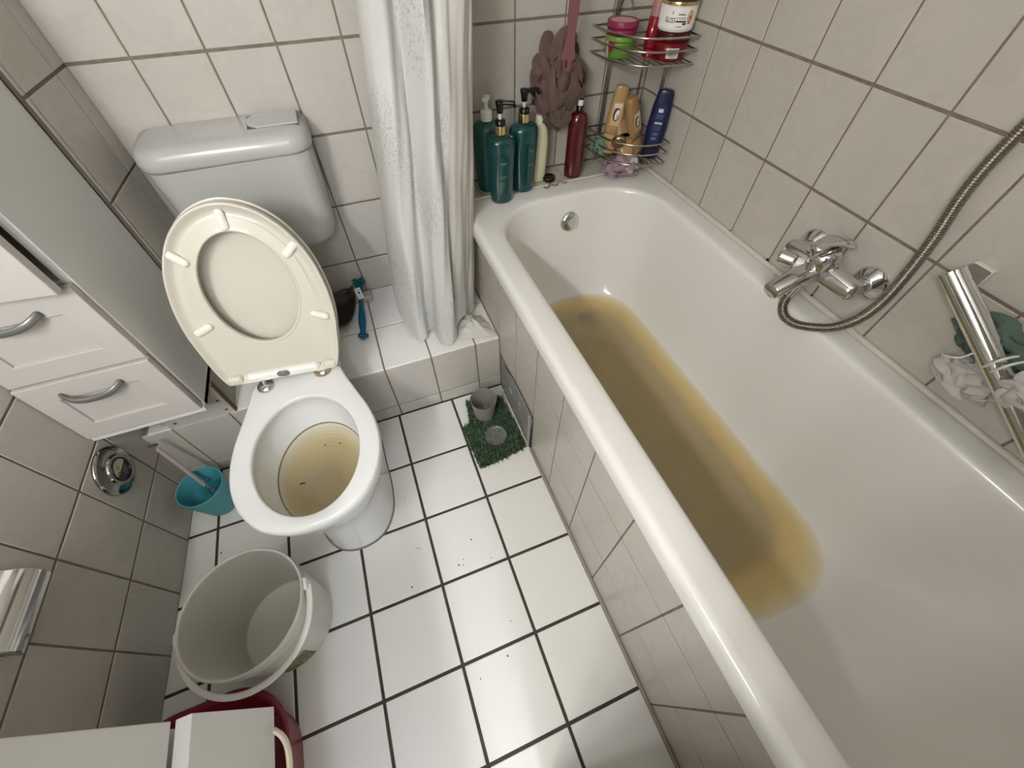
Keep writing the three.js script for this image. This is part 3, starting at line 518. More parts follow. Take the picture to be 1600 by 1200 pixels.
add('cap', lathe([[0.0105, 0.169], [0.011, 0.171], [0.011, 0.189], [0.010, 0.191], [0, 0.191]]), P({ color: 0xd8d5ba, roughness: 0.35 }), cream);
const red = group('red_bottle', [1.478, 0.5858, 0.082]); tag(red, 'tall dark red bottle with white neck and black cap standing alone on the tile shelf', 'bottle');
add('body', latheBottle([[0, 0], [0.028, 0], [0.0305, 0.003], [0.031, 0.01], [0.031, 0.15], [0.0295, 0.168], [0.024, 0.182], [0.014, 0.189], [0, 0.19]], 1, 0.85), P({ color: 0x4d0910, roughness: 0.14, clearcoat: 0.5 }), red);
add('neck_collar', lathe([[0.0105, 0.188], [0.011, 0.205], [0, 0.206]]), BLACK, red);
add('neck', lathe([[0.0088, 0.203], [0.0088, 0.222], [0, 0.222]]), NECK, red);
add('cap', lathe([[0.0092, 0.220], [0.0098, 0.2225], [0.0095, 0.229], [0.006, 0.232], [0, 0.2325]]), BLACK, red);
const plug = group('bath_plug', [1.388, 0.5862, 0.088]); tag(plug, 'black rubber bath plug lying on the tub corner with its chain', 'plug');
add('stopper', lathe([[0, 0], [0.018, 0], [0.0205, 0.003], [0.0215, 0.012], [0.019, 0.0145], [0.014, 0.015], [0.013, 0.012], [0, 0.0115]]), BLACK, plug);
{ const pts = []; for (let k = 0; k <= 26; k++) { const t = k / 26; pts.push(V(-0.036 + 0.085 * t, 0.0025 + 0.001 * Math.sin(k), 0.042 + 0.009 * Math.sin(t * 15) - 0.012 * t)); }
  const cv = new THREE.CatmullRomCurve3([V(0.004, 0.012, 0), V(0.012, 0.016, 0.018), V(0.006, 0.004, 0.034), ...pts]); const links = []; for (let k = 0; k < 60; k++) { const p = cv.getPoint(k / 60); links.push(new THREE.SphereGeometry(0.0019, 8, 6).translate(p.x, p.y, p.z)); }
  add('ball_chain', merge(links), S({ color: 0x8c7e5e, metalness: 0.9, roughness: 0.4 }), plug); }

// ---------------------------------------------------------------- puffs, nets and sponges
function puff(parent, name, c, r, mat, n, sd, squash = [1, 1, 1], wide = 0.36) { // ruffled loops of net round a middle
  seed = sd; const gs = [];
  for (let i = 0; i < n; i++) {
    const a = i * 2.39996, yy = 1 - 2 * (i + 0.5) / n, q = Math.sqrt(1 - yy * yy), d = V(Math.cos(a) * q, yy, Math.sin(a) * q), ax = V(rr(-1, 1), rr(-1, 1), rr(-1, 1)).cross(d).normalize(), bx = d.clone().cross(ax);
    const ph = rr(0, 6), w = wide * rr(0.6, 1.15), lift = rr(0.55, 1.12), f = (s, t) => { // a band of net bent into a rounded loop, its edges gently waved
      const th = Math.PI * (0.04 + 0.92 * s), v = (t - 0.5) * 2, bulge = 1 - 0.22 * v * v, edge = 0.09 * Math.sin(th * 4 + ph) * v;
      const p = d.clone().multiplyScalar(0.22 + 0.78 * lift * Math.sin(th) ** 0.8 * bulge + edge).addScaledVector(ax, w * Math.cos(th) * (1 + 0.12 * v)).addScaledVector(bx, v * 0.24 + 0.10 * Math.sin(th * 3 + ph));
      return V(c[0] + p.x * r * squash[0], c[1] + p.y * r * squash[1], c[2] + p.z * r * squash[2]); };
    gs.push(sheet(16, 6, f));
  }
  return add(name, merge(gs), mat, parent);
}
const net = (hex, t = 0.35) => P({ color: hex, roughness: 0.85, transmission: t, thickness: 0, side: THREE.DoubleSide });
const brush = group('back_brush', [1.405, 0.862, 0.055]); tag(brush, 'brown mesh bath puff on a dusty pink handle hanging on the back wall', 'bath puff');
puff(brush, 'puff', [0, -0.012, 0.012], 0.100, net(0x735a50, 0.35), 48, 11, [0.92, 1.22, 0.62]);
{ // flat pink handle with a barbed tip
  const s = new THREE.Shape(); [[-0.016, 0.26], [0.010, 0.26], [0.012, 0.16], [0.010, 0.10], [0.014, 0.075], [0.020, 0.055], [0.010, 0.050], [0.008, 0.028], [-0.010, 0.028], [-0.012, 0.050], [-0.022, 0.055], [-0.014, 0.075], [-0.010, 0.10], [-0.013, 0.16]].forEach((p, i) => (i ? s.lineTo(...p) : s.moveTo(...p)));
  const g = new THREE.ExtrudeGeometry(s, { depth: 0.005, bevelEnabled: true, bevelSize: 0.0015, bevelThickness: 0.0015, bevelSegments: 2 });
  const h = add('handle', g, P({ color: 0x7c5157, roughness: 0.4 }), brush); h.position.set(-0.004, 0.0, 0.062); h.rotation.z = -0.05;
  add('slot', box(0.005, 0.016, 0.002, -0.008, 0.045, 0.0695, 0.0008), DARK, brush); }
// ---------------------------------------------------------------- corner wire shelf
const caddy = group('corner_shelf'); tag(caddy, 'two-tier chrome wire corner shelf holding jars and bottles', 'shelf');
const railPts = (y, f) => [[1.530 + f, y, 0.012], [1.536 + f, y, 0.07], [1.553 + f, y, 0.135], [1.592 + f, y, 0.185], [1.650 + f * 0.5, y, 0.208], [1.737, y, 0.214]];
for (const [y0, f] of [[0.640, 0.022], [0.898, 0.0]]) {
  const t = new THREE.Group(); t.name = 'tier'; caddy.add(t);
  for (const dy of [0, 0.030, 0.058]) {
    add('rail', tubeG(railPts(y0 + dy, f), 0.0027, 60, 8), WIRE, t);
    add('rail_back', rod([1.530 + f, y0 + dy, 0.012], [1.737, y0 + dy, 0.012], 0.0023), WIRE, t);
    add('rail_side', rod([1.737, y0 + dy, 0.012], [1.737, y0 + dy, 0.214], 0.0018), WIRE, t);
  }
  const rc = new THREE.CatmullRomCurve3(railPts(y0, f).map((p) => V(...p)), false, 'centripetal').getPoints(200);
  for (let k = 1; k < 9; k++) { const x = lerp(1.545 + f, 1.735, k / 9); let zz = 0.012; for (const p of rc) if (Math.abs(p.x - x) < 0.004) zz = Math.max(zz, p.z); add('grid_wire', rod([x, y0 + 0.001, 0.012], [x, y0 + 0.001, zz], 0.0013), WIRE, t); }
}
for (const p of [[1.596, 0.014], [1.604, 0.014], [1.7345, 0.105], [1.7345, 0.114], [1.72, 0.016]]) add('post', rod([p[0], 0.587, p[1]], [p[0], 1.02, p[1]], 0.0026), WIRE, caddy);
add('hook', tubeG([[1.60, 0.962, 0.014], [1.60, 1.0, 0.03], [1.608, 1.018, 0.045], [1.620, 1.0, 0.05], [1.622, 0.985, 0.05]], 0.0022, 30, 8), WIRE, caddy);
// upper tier contents; lime and pink darkened to carry the curtain shade
const candle = (name, y, mat, lab, cat) => { const g = group(name, [1.577, y, 0.086]); tag(g, lab, cat, 'stacked tubs on the wire shelf'); return g; };
const tub1 = candle('green_tub', 0.9003, null, 'lime green printed tub at the bottom of the stack on the upper wire shelf', 'tub');
const limePrint = print(512, 128, '#557f2b', (x) => { x.fillStyle = '#5f8c31'; for (let i = 0; i < 30; i++) x.fillRect(rnd() * 512, rnd() * 128, 30, 8); for (const ox of [130, 390]) { x.fillStyle = '#4f7d22'; x.beginPath(); x.ellipse(ox - 45, 70, 24, 34, 0.3, 0, 7); x.fill(); x.fillStyle = '#dba7a4'; x.fillRect(ox - 18, 20, 26, 100); x.fillStyle = '#7a2a2c'; x.beginPath(); x.ellipse(ox + 28, 42, 22, 28, 0.6, 0, 7); x.fill(); } });
add('body', lathe([[0, 0], [0.026, 0], [0.0285, 0.003], [0.0305, 0.03], [0.031, 0.038], [0, 0.038]]), S({ map: limePrint, roughness: 0.4 }), tub1).scale.set(1.28, 1, 1.28);
add('lid', lathe([[0.0318, 0.0375], [0.032, 0.046], [0.03, 0.048], [0, 0.048]]), S({ color: 0x6d8f36, roughness: 0.4 }), tub1).scale.set(1.28, 1, 1.28);
const tub2 = candle('pink_tub', 0.9485, null, 'deep pink tub with a pale pink lid on top of the green tub', 'tub');
add('body', lathe([[0, 0], [0.028, 0], [0.0305, 0.003], [0.0315, 0.018], [0, 0.018]]), S({ color: 0x7c143a, roughness: 0.35 }), tub2).scale.set(1.28, 1, 1.28);
add('lid', lathe([[0.0322, 0.017], [0.0325, 0.028], [0.031, 0.030], [0.027, 0.0295], [0.026, 0.028], [0, 0.028]]), S({ color: 0x86284a, roughness: 0.35 }), tub2).scale.set(1.28, 1, 1.28);
add('lid_label', lathe([[0.0255, 0.0283], [0, 0.0285]]), S({ color: 0xc49a92, roughness: 0.45 }), tub2).scale.set(1.28, 1, 1.28);
const rtube = group('red_tube', [1.648, 0.9003, 0.128]); rtube.rotation.z = -0.10; rtube.rotation.x = -0.05; tag(rtube, 'half-clear crimson shower gel tube standing upright between the tubs and the jars', 'tube');
add('tube_body', latheBottle([[0, 0.018], [0.016, 0.018], [0.0195, 0.022], [0.0215, 0.045], [0.0215, 0.085], [0, 0.085]], 1, 0.8), P({ color: 0x7d0c20, roughness: 0.12 }), rtube);
add('clear_top', latheBottle([[0.0215, 0.085], [0.0215, 0.13], [0.0195, 0.15], [0.012, 0.156], [0, 0.157]], 1, 0.8), P({ color: 0xb98c88, roughness: 0.15, transmission: 0.35, thickness: 0 }), rtube);
add('cap', lathe([[0, 0], [0.0165, 0], [0.0172, 0.002], [0.0172, 0.018], [0, 0.0185]]), P({ color: 0x8b1428, roughness: 0.2 }), rtube);
const barcode = print(256, 128, '#dcd8d2', (x) => { x.fillStyle = '#111'; let p = 26; while (p < 225) { const w = 2 + rnd() * 6; x.fillRect(p, 14, w, 84); p += w + 2 + rnd() * 6; } textLines(x, '#333', [[60, 106, 130, 10]]); });
const redjar = group('red_jar', [1.696, 0.9003, 0.150]); tag(redjar, 'dark red hair mask jar with a barcode sticker below the white jar', 'jar');
add('body', lathe([[0, 0], [0.036, 0], [0.0385, 0.003], [0.0395, 0.02], [0.0395, 0.045], [0, 0.045]]), P({ color: 0x6d0914, roughness: 0.18 }), redjar).scale.set(1.16, 1, 1.16);
add('lid', lathe([[0.0405, 0.044], [0.041, 0.058], [0.0395, 0.060], [0, 0.060]]), P({ color: 0x4d0710, roughness: 0.2 }), redjar).scale.set(1.16, 1, 1.16);
{ const l = add('barcode_sticker', labelPatch(0.0399, 0.022, -0.35, 0.35, 0.008, null), S({ map: barcode, roughness: 0.5 }), redjar); l.scale.set(1.16, 1, 1.16); l.rotation.y = -0.38; }
const jarPrint = print(1024, 256, '#e9e6e0', (x) => { x.fillStyle = '#1a1718'; x.font = 'bold 84px sans-serif'; x.fillText('GLISS', 330, 178); x.fillStyle = '#8a8680'; textLines(x, '#4a4643', [[600, 70, 150, 16], [560, 112, 230, 8], [570, 128, 200, 6], [590, 216, 130, 10]]); x.fillStyle = '#1d1a1b'; x.fillRect(566, 150, 230, 20); x.fillRect(720, 176, 80, 24); x.fillRect(470, 40, 14, 40);
  x.fillStyle = '#b78763'; x.beginPath(); x.ellipse(872, 110, 62, 82, 0, 0, 7); x.fill(); x.fillStyle = '#dcc2a4'; x.beginPath(); x.ellipse(872, 100, 40, 46, 0, 0, 7); x.fill(); x.fillStyle = '#7d3b2c'; x.beginPath(); x.ellipse(880, 112, 22, 28, 0.5, 0, 7); x.fill(); x.fillStyle = '#4d5a2e'; x.fillRect(838, 178, 60, 14); });
const wjar = group('white_jar', [1.697, 0.9606, 0.150]); tag(wjar, 'white hair mask jar with dark lid and printed front on top of the red jar', 'jar');
add('body', lathe([[0, 0], [0.036, 0], [0.0395, 0.004], [0.041, 0.02], [0.0415, 0.055], [0, 0.055]]), P({ color: 0xe4e1da, roughness: 0.25 }), wjar).scale.set(1.16, 1, 1.16);
add('gold_band', lathe([[0.0418, 0.0535], [0.042, 0.0595], [0.0405, 0.0605]]), GOLD, wjar).scale.set(1.16, 1, 1.16);
add('lid', lathe([[0.0412, 0.059], [0.0418, 0.062], [0.0415, 0.083], [0.039, 0.085], [0, 0.085]]), P({ color: 0x34322c, roughness: 0.25 }), wjar).scale.set(1.16, 1, 1.16);
{ const l = add('printed_label', labelPatch(0.0416, 0.042, -1.25, 1.25, 0.008, null, 1, 1, 0.0419), S({ map: jarPrint, roughness: 0.4 }), wjar); l.scale.set(1.16, 1, 1.16); l.rotation.y = -0.8; }
// lower tier contents; beige tones darkened for the curtain shade
const beige = (hex) => P({ color: hex, roughness: 0.3 });
const flatBottle = (h, w, d, cap) => { const lp = (k, y) => ring(36, (a) => { const c = Math.cos(a), s = Math.sin(a); return V(Math.sign(c) * Math.abs(c) ** 0.75 * w * k, y, Math.sign(s) * Math.abs(s) ** 0.75 * d * (0.5 + 0.5 * k)); }); return [loft([lp(0.72, 0), lp(0.82, 0.002), lp(0.86, 0.006), lp(0.9, cap), lp(0.88, cap + 0.001)], { capStart: true, capEnd: true }), loft([lp(0.92, cap + 0.0012), lp(0.98, cap + 0.02), lp(1.0, h * 0.45), lp(0.93, h * 0.75), lp(0.78, h * 0.95), lp(0.7, h - 0.002), lp(0.5, h)], { capStart: true, capEnd: true })]; };
const cocoPrint = print(128, 256, null, (x) => { x.fillStyle = '#c2a67c'; x.fillRect(0, 0, 128, 256); x.fillStyle = '#e6dfd2'; x.fillRect(18, 18, 92, 34); textLines(x, '#8a6a4a', [[26, 30, 76, 8]]); x.fillStyle = '#2a1d16'; x.beginPath(); x.ellipse(64, 130, 44, 74, 0, 0, 7); x.fill(); x.fillStyle = '#e9e2dc'; x.beginPath(); x.ellipse(72, 132, 28, 58, 0.15, 0, 7); x.fill(); x.fillStyle = '#c9a9a0'; x.beginPath(); x.ellipse(80, 150, 16, 30, 0.2, 0, 7); x.fill(); });
{ const [cap, body] = flatBottle(0.185, 0.026, 0.015, 0.055), b = group('lotion_bottle', [1.596, 0.6425, 0.088]); b.rotation.set(-0.10, -0.5, -0.13); tag(b, 'tall beige bottle with coconut picture standing at the left of the lower wire shelf', 'bottle', 'beige coconut lotion bottles');
  add('body', body, beige(0xa58658), b); add('cap', cap, beige(0xb38f62), b); add('picture_label', box(0.030, 0.062, 0.0012, 0, 0.112, 0.0152, 0.0005), S({ map: cocoPrint, roughness: 0.4 }), b); }
{ const [cap, body] = flatBottle(0.17, 0.027, 0.016, 0.045), b = group('lotion_bottle', [1.690, 0.6425, 0.116]); b.rotation.set(-0.12, 0.3, 0.36); tag(b, 'tilted beige lotion bottle leaning left beside the navy bottle', 'bottle', 'beige coconut lotion bottles');
  add('body', body, beige(0x9c7b50), b); add('cap', cap, beige(0xb38f62), b); add('picture_label', box(0.028, 0.055, 0.0012, 0, 0.10, 0.0162, 0.0005), S({ map: cocoPrint, roughness: 0.4 }), b); }
{ const [cap, body] = flatBottle(0.12, 0.03, 0.02, 0.045), b = group('lotion_bottle', [1.638, 0.6425, 0.140]); b.rotation.set(-0.55, -0.1, 0.06); tag(b, 'short beige lotion bottle leaning back between the two taller beige bottles', 'bottle', 'beige coconut lotion bottles');
  add('body', body, beige(0x92754e), b); add('cap', cap, beige(0xb38f62), b); }
{ const b = group('round_tin', [1.592, 0.698, 0.150]); b.rotation.set(0.55, -0.35, 0); tag(b, 'small round tin with a brown lid leaning on the lower shelf rail', 'tin'); add('tin_body', lathe([[0, -0.006], [0.021, -0.006], [0.0225, -0.004], [0.0225, 0.004], [0.0205, 0.006]]).rotateX(Math.PI / 2), GOLD, b); add('tin_lid', lathe([[0.0205, 0.0062], [0.019, 0.0052], [0, 0.005]]).rotateX(Math.PI / 2), S({ color: 0x6d5233, roughness: 0.35 }), b); }
const navyPrint = print(128, 512, '#121c4a', (x) => { x.fillStyle = '#c7ccd6'; x.fillRect(30, 60, 60, 42); textLines(x, '#5d678e', [[20, 130, 88, 10], [20, 150, 80, 8], [24, 165, 80, 8]]); textLines(x, '#cfd3dc', [[20, 215, 96, 24]]); textLines(x, '#56608a', [[20, 260, 90, 8], [20, 280, 84, 8], [20, 300, 90, 8], [30, 340, 70, 40]]); textLines(x, '#7d86a8', [[30, 400, 60, 30]]); });
{ const [cap, body] = flatBottle(0.185, 0.030, 0.017, 0.035), b = group('navy_bottle', [1.705, 0.6425, 0.168]); b.rotation.set(-0.08, -0.62, -0.08); tag(b, 'navy blue shower gel bottle with white print at the right end of the lower shelf', 'bottle');
  add('body', body, P({ color: 0x0f1740, roughness: 0.3 }), b); add('cap', cap, P({ color: 0x0c1230, roughness: 0.3 }), b); add('printed_label', box(0.030, 0.115, 0.0012, 0, 0.095, 0.0172, 0.0005), S({ map: navyPrint, roughness: 0.4 }), b); }
{ const g = group('green_net', [1.575, 0.665, 0.075]); tag(g, 'pale green net sponge squeezed at the left of the lower shelf', 'sponge'); puff(g, 'net', [0, 0, 0], 0.030, net(0x7fa58c), 22, 23); }
{ const g = group('pink_net', [1.625, 0.622, 0.145]); tag(g, 'pale pink and white net sponge hanging beneath the corner shelf', 'sponge'); puff(g, 'pink_part', [0, -0.002, 0], 0.058, net(0xb79aa6, 0.4), 34, 31, [1.15, 0.62, 0.9]); puff(g, 'white_part', [0.012, 0.006, 0.014], 0.036, net(0xd8d2d2, 0.3), 24, 37, [1.2, 0.75, 0.95]); }
// ---------------------------------------------------------------- bath mixer tap on the right wall
const X1 = ROOM.x1;
const tap = group('bath_mixer', [X1, 0, 0]); tag(tap, 'chrome single-lever bath mixer tap on the right wall over the tub', 'tap');
for (const [y, z] of [[0.688, 0.785], [0.688, 0.936]]) {
  const r = new THREE.Group(); r.name = 'wall_flange'; r.position.set(0, y, z); r.rotation.z = Math.PI / 2; tap.add(r);
  add('rosette', lathe([[0.036, 0], [0.036, 0.003], [0.031, 0.009], [0.019, 0.020], [0.0165, 0.024], [0, 0.024]]), CHROME, r);
  add('nut', new THREE.CylinderGeometry(0.0165, 0.0165, 0.014, 6).translate(0, 0.031, 0), CHROME, r);
  add('union', lathe([[0.013, 0.036], [0.0165, 0.038], [0.017, 0.05], [0, 0.05]]), CHROME, r);
}
{ // cross body swelling to the middle
  const loops = []; for (let k = 0; k <= 30; k++) { const t = k / 30, z = lerp(0.768, 0.953, t), e = Math.abs(t * 2 - 1), r = 0.0185 + 0.0085 * (1 - e ** 2.2) - (e > 0.97 ? 0.004 : 0); loops.push(ring(28, (a) => V(-0.062 + r * Math.cos(a), 0.690 + r * Math.sin(a), z))); }
  add('body', loft(loops, { capStart: true, capEnd: true }), CHROME, tap);
  add('cartridge_dome', lathe([[0.029, -0.02], [0.030, 0.012], [0.029, 0.026], [0.025, 0.036], [0.015, 0.041], [0, 0.042]]).rotateZ(0.35).translate(-0.068, 0.705, 0.86), CHROME, tap);
  const sp = []; for (let k = 0; k <= 22; k++) { const t = k / 22, x = lerp(-0.07, -0.168, t), y = 0.690 - 0.018 * t - 0.020 * t * t, w = lerp(0.026, 0.0185, t), h = lerp(0.021, 0.0135, t); sp.push(ring(28, (a) => V(x - 0.3 * h * Math.sin(a) * t, y + h * Math.sign(Math.sin(a)) * Math.abs(Math.sin(a)) ** 0.7, lerp(0.86, 0.852, t) + w * Math.sign(Math.cos(a)) * Math.abs(Math.cos(a)) ** 0.7))); }
  add('spout', loft(sp, { capStart: true, capEnd: true }), CHROME, tap);
  add('aerator', rod([-0.152, 0.650, 0.852], [-0.151, 0.636, 0.852], 0.0115, 20), CHROME, tap);
  const lv = []; for (let k = 0; k <= 20; k++) { const t = k / 20, x = lerp(-0.058, -0.150, t), y = 0.750 + 0.022 * Math.sin(t * 2.2) - 0.012 * t, w = lerp(0.026, 0.013, t ** 0.8) * (k === 20 ? 0.6 : 1), h = lerp(0.009, 0.0045, t); lv.push(ring(24, (a) => V(x + 0.25 * h * Math.sin(a), y + h * Math.sin(a), 0.86 + w * Math.cos(a)))); }
  const lever = add('lever', loft(lv, { capStart: true, capEnd: true }), CHROME, tap); lever.position.set(0.02, 0.0, 0.0);
  const dv = new THREE.Group(); dv.name = 'diverter'; tap.add(dv);
  add('diverter_knob', lathe([[0.0125, 0], [0.014, 0.004], [0.0145, 0.03], [0.012, 0.035], [0, 0.0355]]).rotateX(-Math.PI / 2).rotateY(0.5).translate(-0.098, 0.692, 0.822), CHROME, dv);
  add('diverter_ring', lathe([[0.011, -0.014], [0.0125, -0.012], [0.0125, 0.0], [0.011, 0.002]]).rotateX(-Math.PI / 2).rotateY(0.5).translate(-0.096, 0.692, 0.826), WHITEPL, dv);
  add('hose_outlet', rod([-0.085, 0.685, 0.85], [-0.100, 0.640, 0.862], 0.012, 20), CHROME, tap);
}
const hose = group('shower_hose'); tag(hose, 'ribbed metal shower hose looping from the tap up the right wall', 'hose');
{ const pts = [[1.652, 0.648, 0.862], [1.640, 0.612, 0.862], [1.638, 0.587, 0.879], [1.650, 0.577, 0.905], [1.668, 0.587, 0.937], [1.685, 0.610, 0.968], [1.698, 0.650, 0.988], [1.705, 0.70, 0.995], [1.712, 0.763, 0.990], [1.716, 0.83, 0.981], [1.718, 0.90, 0.967], [1.720, 0.955, 0.963], [1.722, 1.02, 0.967], [1.724, 1.12, 0.985], [1.722, 1.30, 1.02], [1.715, 1.48, 1.04]].map((p) => V(...p));
  const cv = new THREE.CatmullRomCurve3(pts, false, 'centripetal'), N = 2300, fr = cv.computeFrenetFrames(N, false), loops = [];
  const L = cv.getLength(); for (let k = 0; k <= N; k++) { const p = cv.getPointAt(k / N), r = 0.0098 + 0.0008 * Math.sin(k / N * L / 0.0042 * Math.PI * 2); loops.push(ring(10, (a) => p.clone().addScaledVector(fr.normals[k], Math.cos(a) * r).addScaledVector(fr.binormals[k], Math.sin(a) * r))); }
  add('ribbed_tube', loft(loops), STEEL, hose);
  add('hose_nut', rod([1.654, 0.656, 0.861], [1.644, 0.628, 0.861], 0.0122, 8), CHROME, hose);
  add('wall_holder', merge([box(0.03, 0.05, 0.035, 1.735, 1.50, 1.04, 0.006), rod([1.715, 1.47, 1.04], [1.715, 1.53, 1.04], 0.014)]), CHROME, hose); }
const bar = group('grab_bar'); tag(bar, 'slanted chrome grab bar on the right wall with net sponges tied to it', 'grab bar');
{ const A = [1.688, 0.812, 1.050], B = [1.690, 0.655, 1.335]; add('tube', rod(A, B, 0.019, 28), CHROME, bar);
  add('end_cap', rod([1.6879, 0.8138, 1.0468], A, 0.0196, 28), CHROME, bar);
  for (const t of [0.045, 0.93]) { const p = A.map((v, i) => lerp(v, B[i], t)), f = new THREE.Group(); f.name = 'mount'; bar.add(f);
    add('bracket', box(X1 - p[0] - 0.008, 0.03, 0.03, (X1 - 0.008 + p[0]) / 2, p[1], p[2], 0.003), S({ color: 0x9b9b98, metalness: 1, roughness: 0.25 }), f); add('pad', box(0.014, 0.032, 0.032, X1 - 0.0075, p[1], p[2], 0.002), WHITEPL, f); } }
const cord = (pts, r, mat, parent) => add('cord', tubeG(pts, r, 40, 8, false), mat, parent);
{ const g = group('green_puff', [1.712, 0.742, 1.165]); tag(g, 'grey-green mesh puff hanging behind the grab bar', 'bath puff'); puff(g, 'puff', [0, 0, 0.015], 0.062, net(0x5d7465, 0.35), 30, 41, [0.42, 0.8, 1.3]); cord([[-0.026, -0.005, 0.0], [-0.046, -0.02, -0.005], [-0.044, -0.034, -0.022], [-0.032, -0.04, -0.03]], 0.0016, S({ color: 0xd8d5cc, roughness: 0.7 }), g); }
{ const g = group('white_puff', [1.712, 0.672, 1.185]); tag(g, 'white net puff tied below the grab bar, nearer the tap', 'bath puff', 'white net puffs on the grab bar'); puff(g, 'puff', [0, 0, 0], 0.056, net(0xd6d2cb, 0.3), 40, 47, [0.55, 0.78, 1.05]);
  for (const d of [0, 0.012]) cord([[-0.012, 0.036, 0.002 + d], [-0.044, 0.062, 0.006 + d], [-0.046, 0.085, 0.012 + d], [-0.020, 0.088, 0.018 + d], [0.004, 0.07, 0.02 + d]], 0.0022, S({ color: 0xdad6ce, roughness: 0.7 }), g); }
{ const g = group('white_puff', [1.700, 0.735, 1.262]); tag(g, 'white net puff tied to the grab bar, at the right edge of the photo', 'bath puff', 'white net puffs on the grab bar'); puff(g, 'puff', [-0.02, 0, 0], 0.052, net(0xd2cfc8, 0.3), 40, 53, [0.7, 0.8, 1.05]); cord([[-0.03, 0.03, -0.02], [-0.05, 0.05, 0], [-0.045, 0.05, 0.03], [-0.03, 0.03, 0.04]], 0.0018, S({ color: 0xdad6ce, roughness: 0.7 }), g); }

// ---------------------------------------------------------------- things at the back and on the floor
const mortarBoard = group('backer_board', [1.0835, 0.004, 0.45]); tag(mortarBoard, 'bare grey mortar board where tiles have come off the tub front, with a white edge', 'board');
{ const s = new THREE.Shape(); [[0, 0.04], [0.012, 0.165], [0.10, 0.192], [0.262, 0.192], [0.256, 0.0], [0.02, 0.0]].forEach((p, i) => (i ? s.lineTo(...p) : s.moveTo(...p)));
  const g = new THREE.ExtrudeGeometry(s, { depth: 0.005, bevelEnabled: false }).rotateY(-Math.PI / 2), a = g.attributes.uv; for (let i = 0; i < a.count; i++) a.setXY(i, a.getX(i) * 4, a.getY(i) * 4);
  add('mortar_face', g, MORTAR, mortarBoard);
  add('white_edge', box(0.003, 0.185, 0.010, -0.0062, 0.098, 0.250, 0.0008), S({ color: 0xa9a69d, roughness: 0.7 }), mortarBoard);
  add('gap_shade', box(0.004, 0.19, 0.004, 0.000, 0.098, 0.2585, 0), DARK, mortarBoard);  // dark strip painted in for the shade beside the board
  add('bottom_strip', box(0.006, 0.012, 0.255, -0.006, 0.006, 0.128, 0.001), SILICONE, mortarBoard);
  seed = 91; for (let i = 0; i < 4; i++) add('mortar_ridge', new THREE.IcosahedronGeometry(rr(0.006, 0.013), 1).scale(0.12, rr(0.6, 1.2), rr(0.7, 1.3)).translate(-0.0052, rr(0.05, 0.17), rr(0.03, 0.2)), S({ color: 0xa7a59e, roughness: 0.95 }), mortarBoard); }
const mat = group('grass_mat', [0, 0, 0]); tag(mat, 'green shaggy artificial grass mat on the floor beside the tub', 'mat');
{ const outl = [[0.931, 0.452], [1.0, 0.458], [1.005, 0.475], [1.04, 0.478], [1.058, 0.464], [1.066, 0.50], [1.070, 0.60], [1.072, 0.70], [1.02, 0.708], [0.96, 0.718], [0.900, 0.722], [0.893, 0.64], [0.890, 0.556], [0.918, 0.546], [0.926, 0.50]];
  const s = new THREE.Shape(); outl.forEach((p, i) => (i ? s.lineTo(p[0], -p[1]) : s.moveTo(p[0], -p[1])));
  add('backing', new THREE.ExtrudeGeometry(s, { depth: 0.004, bevelEnabled: false }).rotateX(-Math.PI / 2).translate(0, 0.0006, 0), S({ color: 0x22341f, roughness: 0.95 }), mat);
  const inside = (x, z) => { let c = false; for (let i = 0, j = outl.length - 1; i < outl.length; j = i++) { const [a, b] = outl[i], [p, q] = outl[j]; if ((b > z) !== (q > z) && x < (p - a) * (z - b) / (q - b) + a) c = !c; } return c; };
  const blade = new THREE.ConeGeometry(0.0023, 0.018, 4, 1).translate(0, 0.009, 0).toNonIndexed(); blade.computeVertexNormals();
  seed = 5; const M = [], Cc = []; const pal = [[0.035, 0.08, 0.035], [0.055, 0.11, 0.05], [0.09, 0.15, 0.075], [0.20, 0.27, 0.16], [0.02, 0.05, 0.02], [0.03, 0.07, 0.03]];
  while (M.length < 7600) { const x = rr(0.886, 1.076), z = rr(0.448, 0.726); if (!inside(x, z) || (x > 1.012 && x < 1.042 && z > 0.478 && z < 0.522)) continue; M.push(new THREE.Matrix4().compose(V(x, 0.004, z), new THREE.Quaternion().setFromEuler(new THREE.Euler(rr(-1.0, 1.0), rr(0, 6), rr(-1.0, 1.0))), V(1, rr(0.6, 1.25), 1))); Cc.push(pal[Math.floor(rnd() * pal.length)]); }
  const im = new THREE.InstancedMesh(blade, S({ color: 0xffffff, roughness: 0.8 }), M.length); M.forEach((m, i) => { im.setMatrixAt(i, m); im.setColorAt(i, new THREE.Color().setRGB(...Cc[i])); }); im.name = 'grass_tufts'; im.castShadow = im.receiveShadow = true; im.userData.kind = 'stuff'; mat.add(im); }
const cup = group('plastic_cup', [0.981, 0.012, 0.524]); cup.rotation.x = 0.02; tag(cup, 'small grey ribbed plastic cup standing on the grass mat', 'cup');
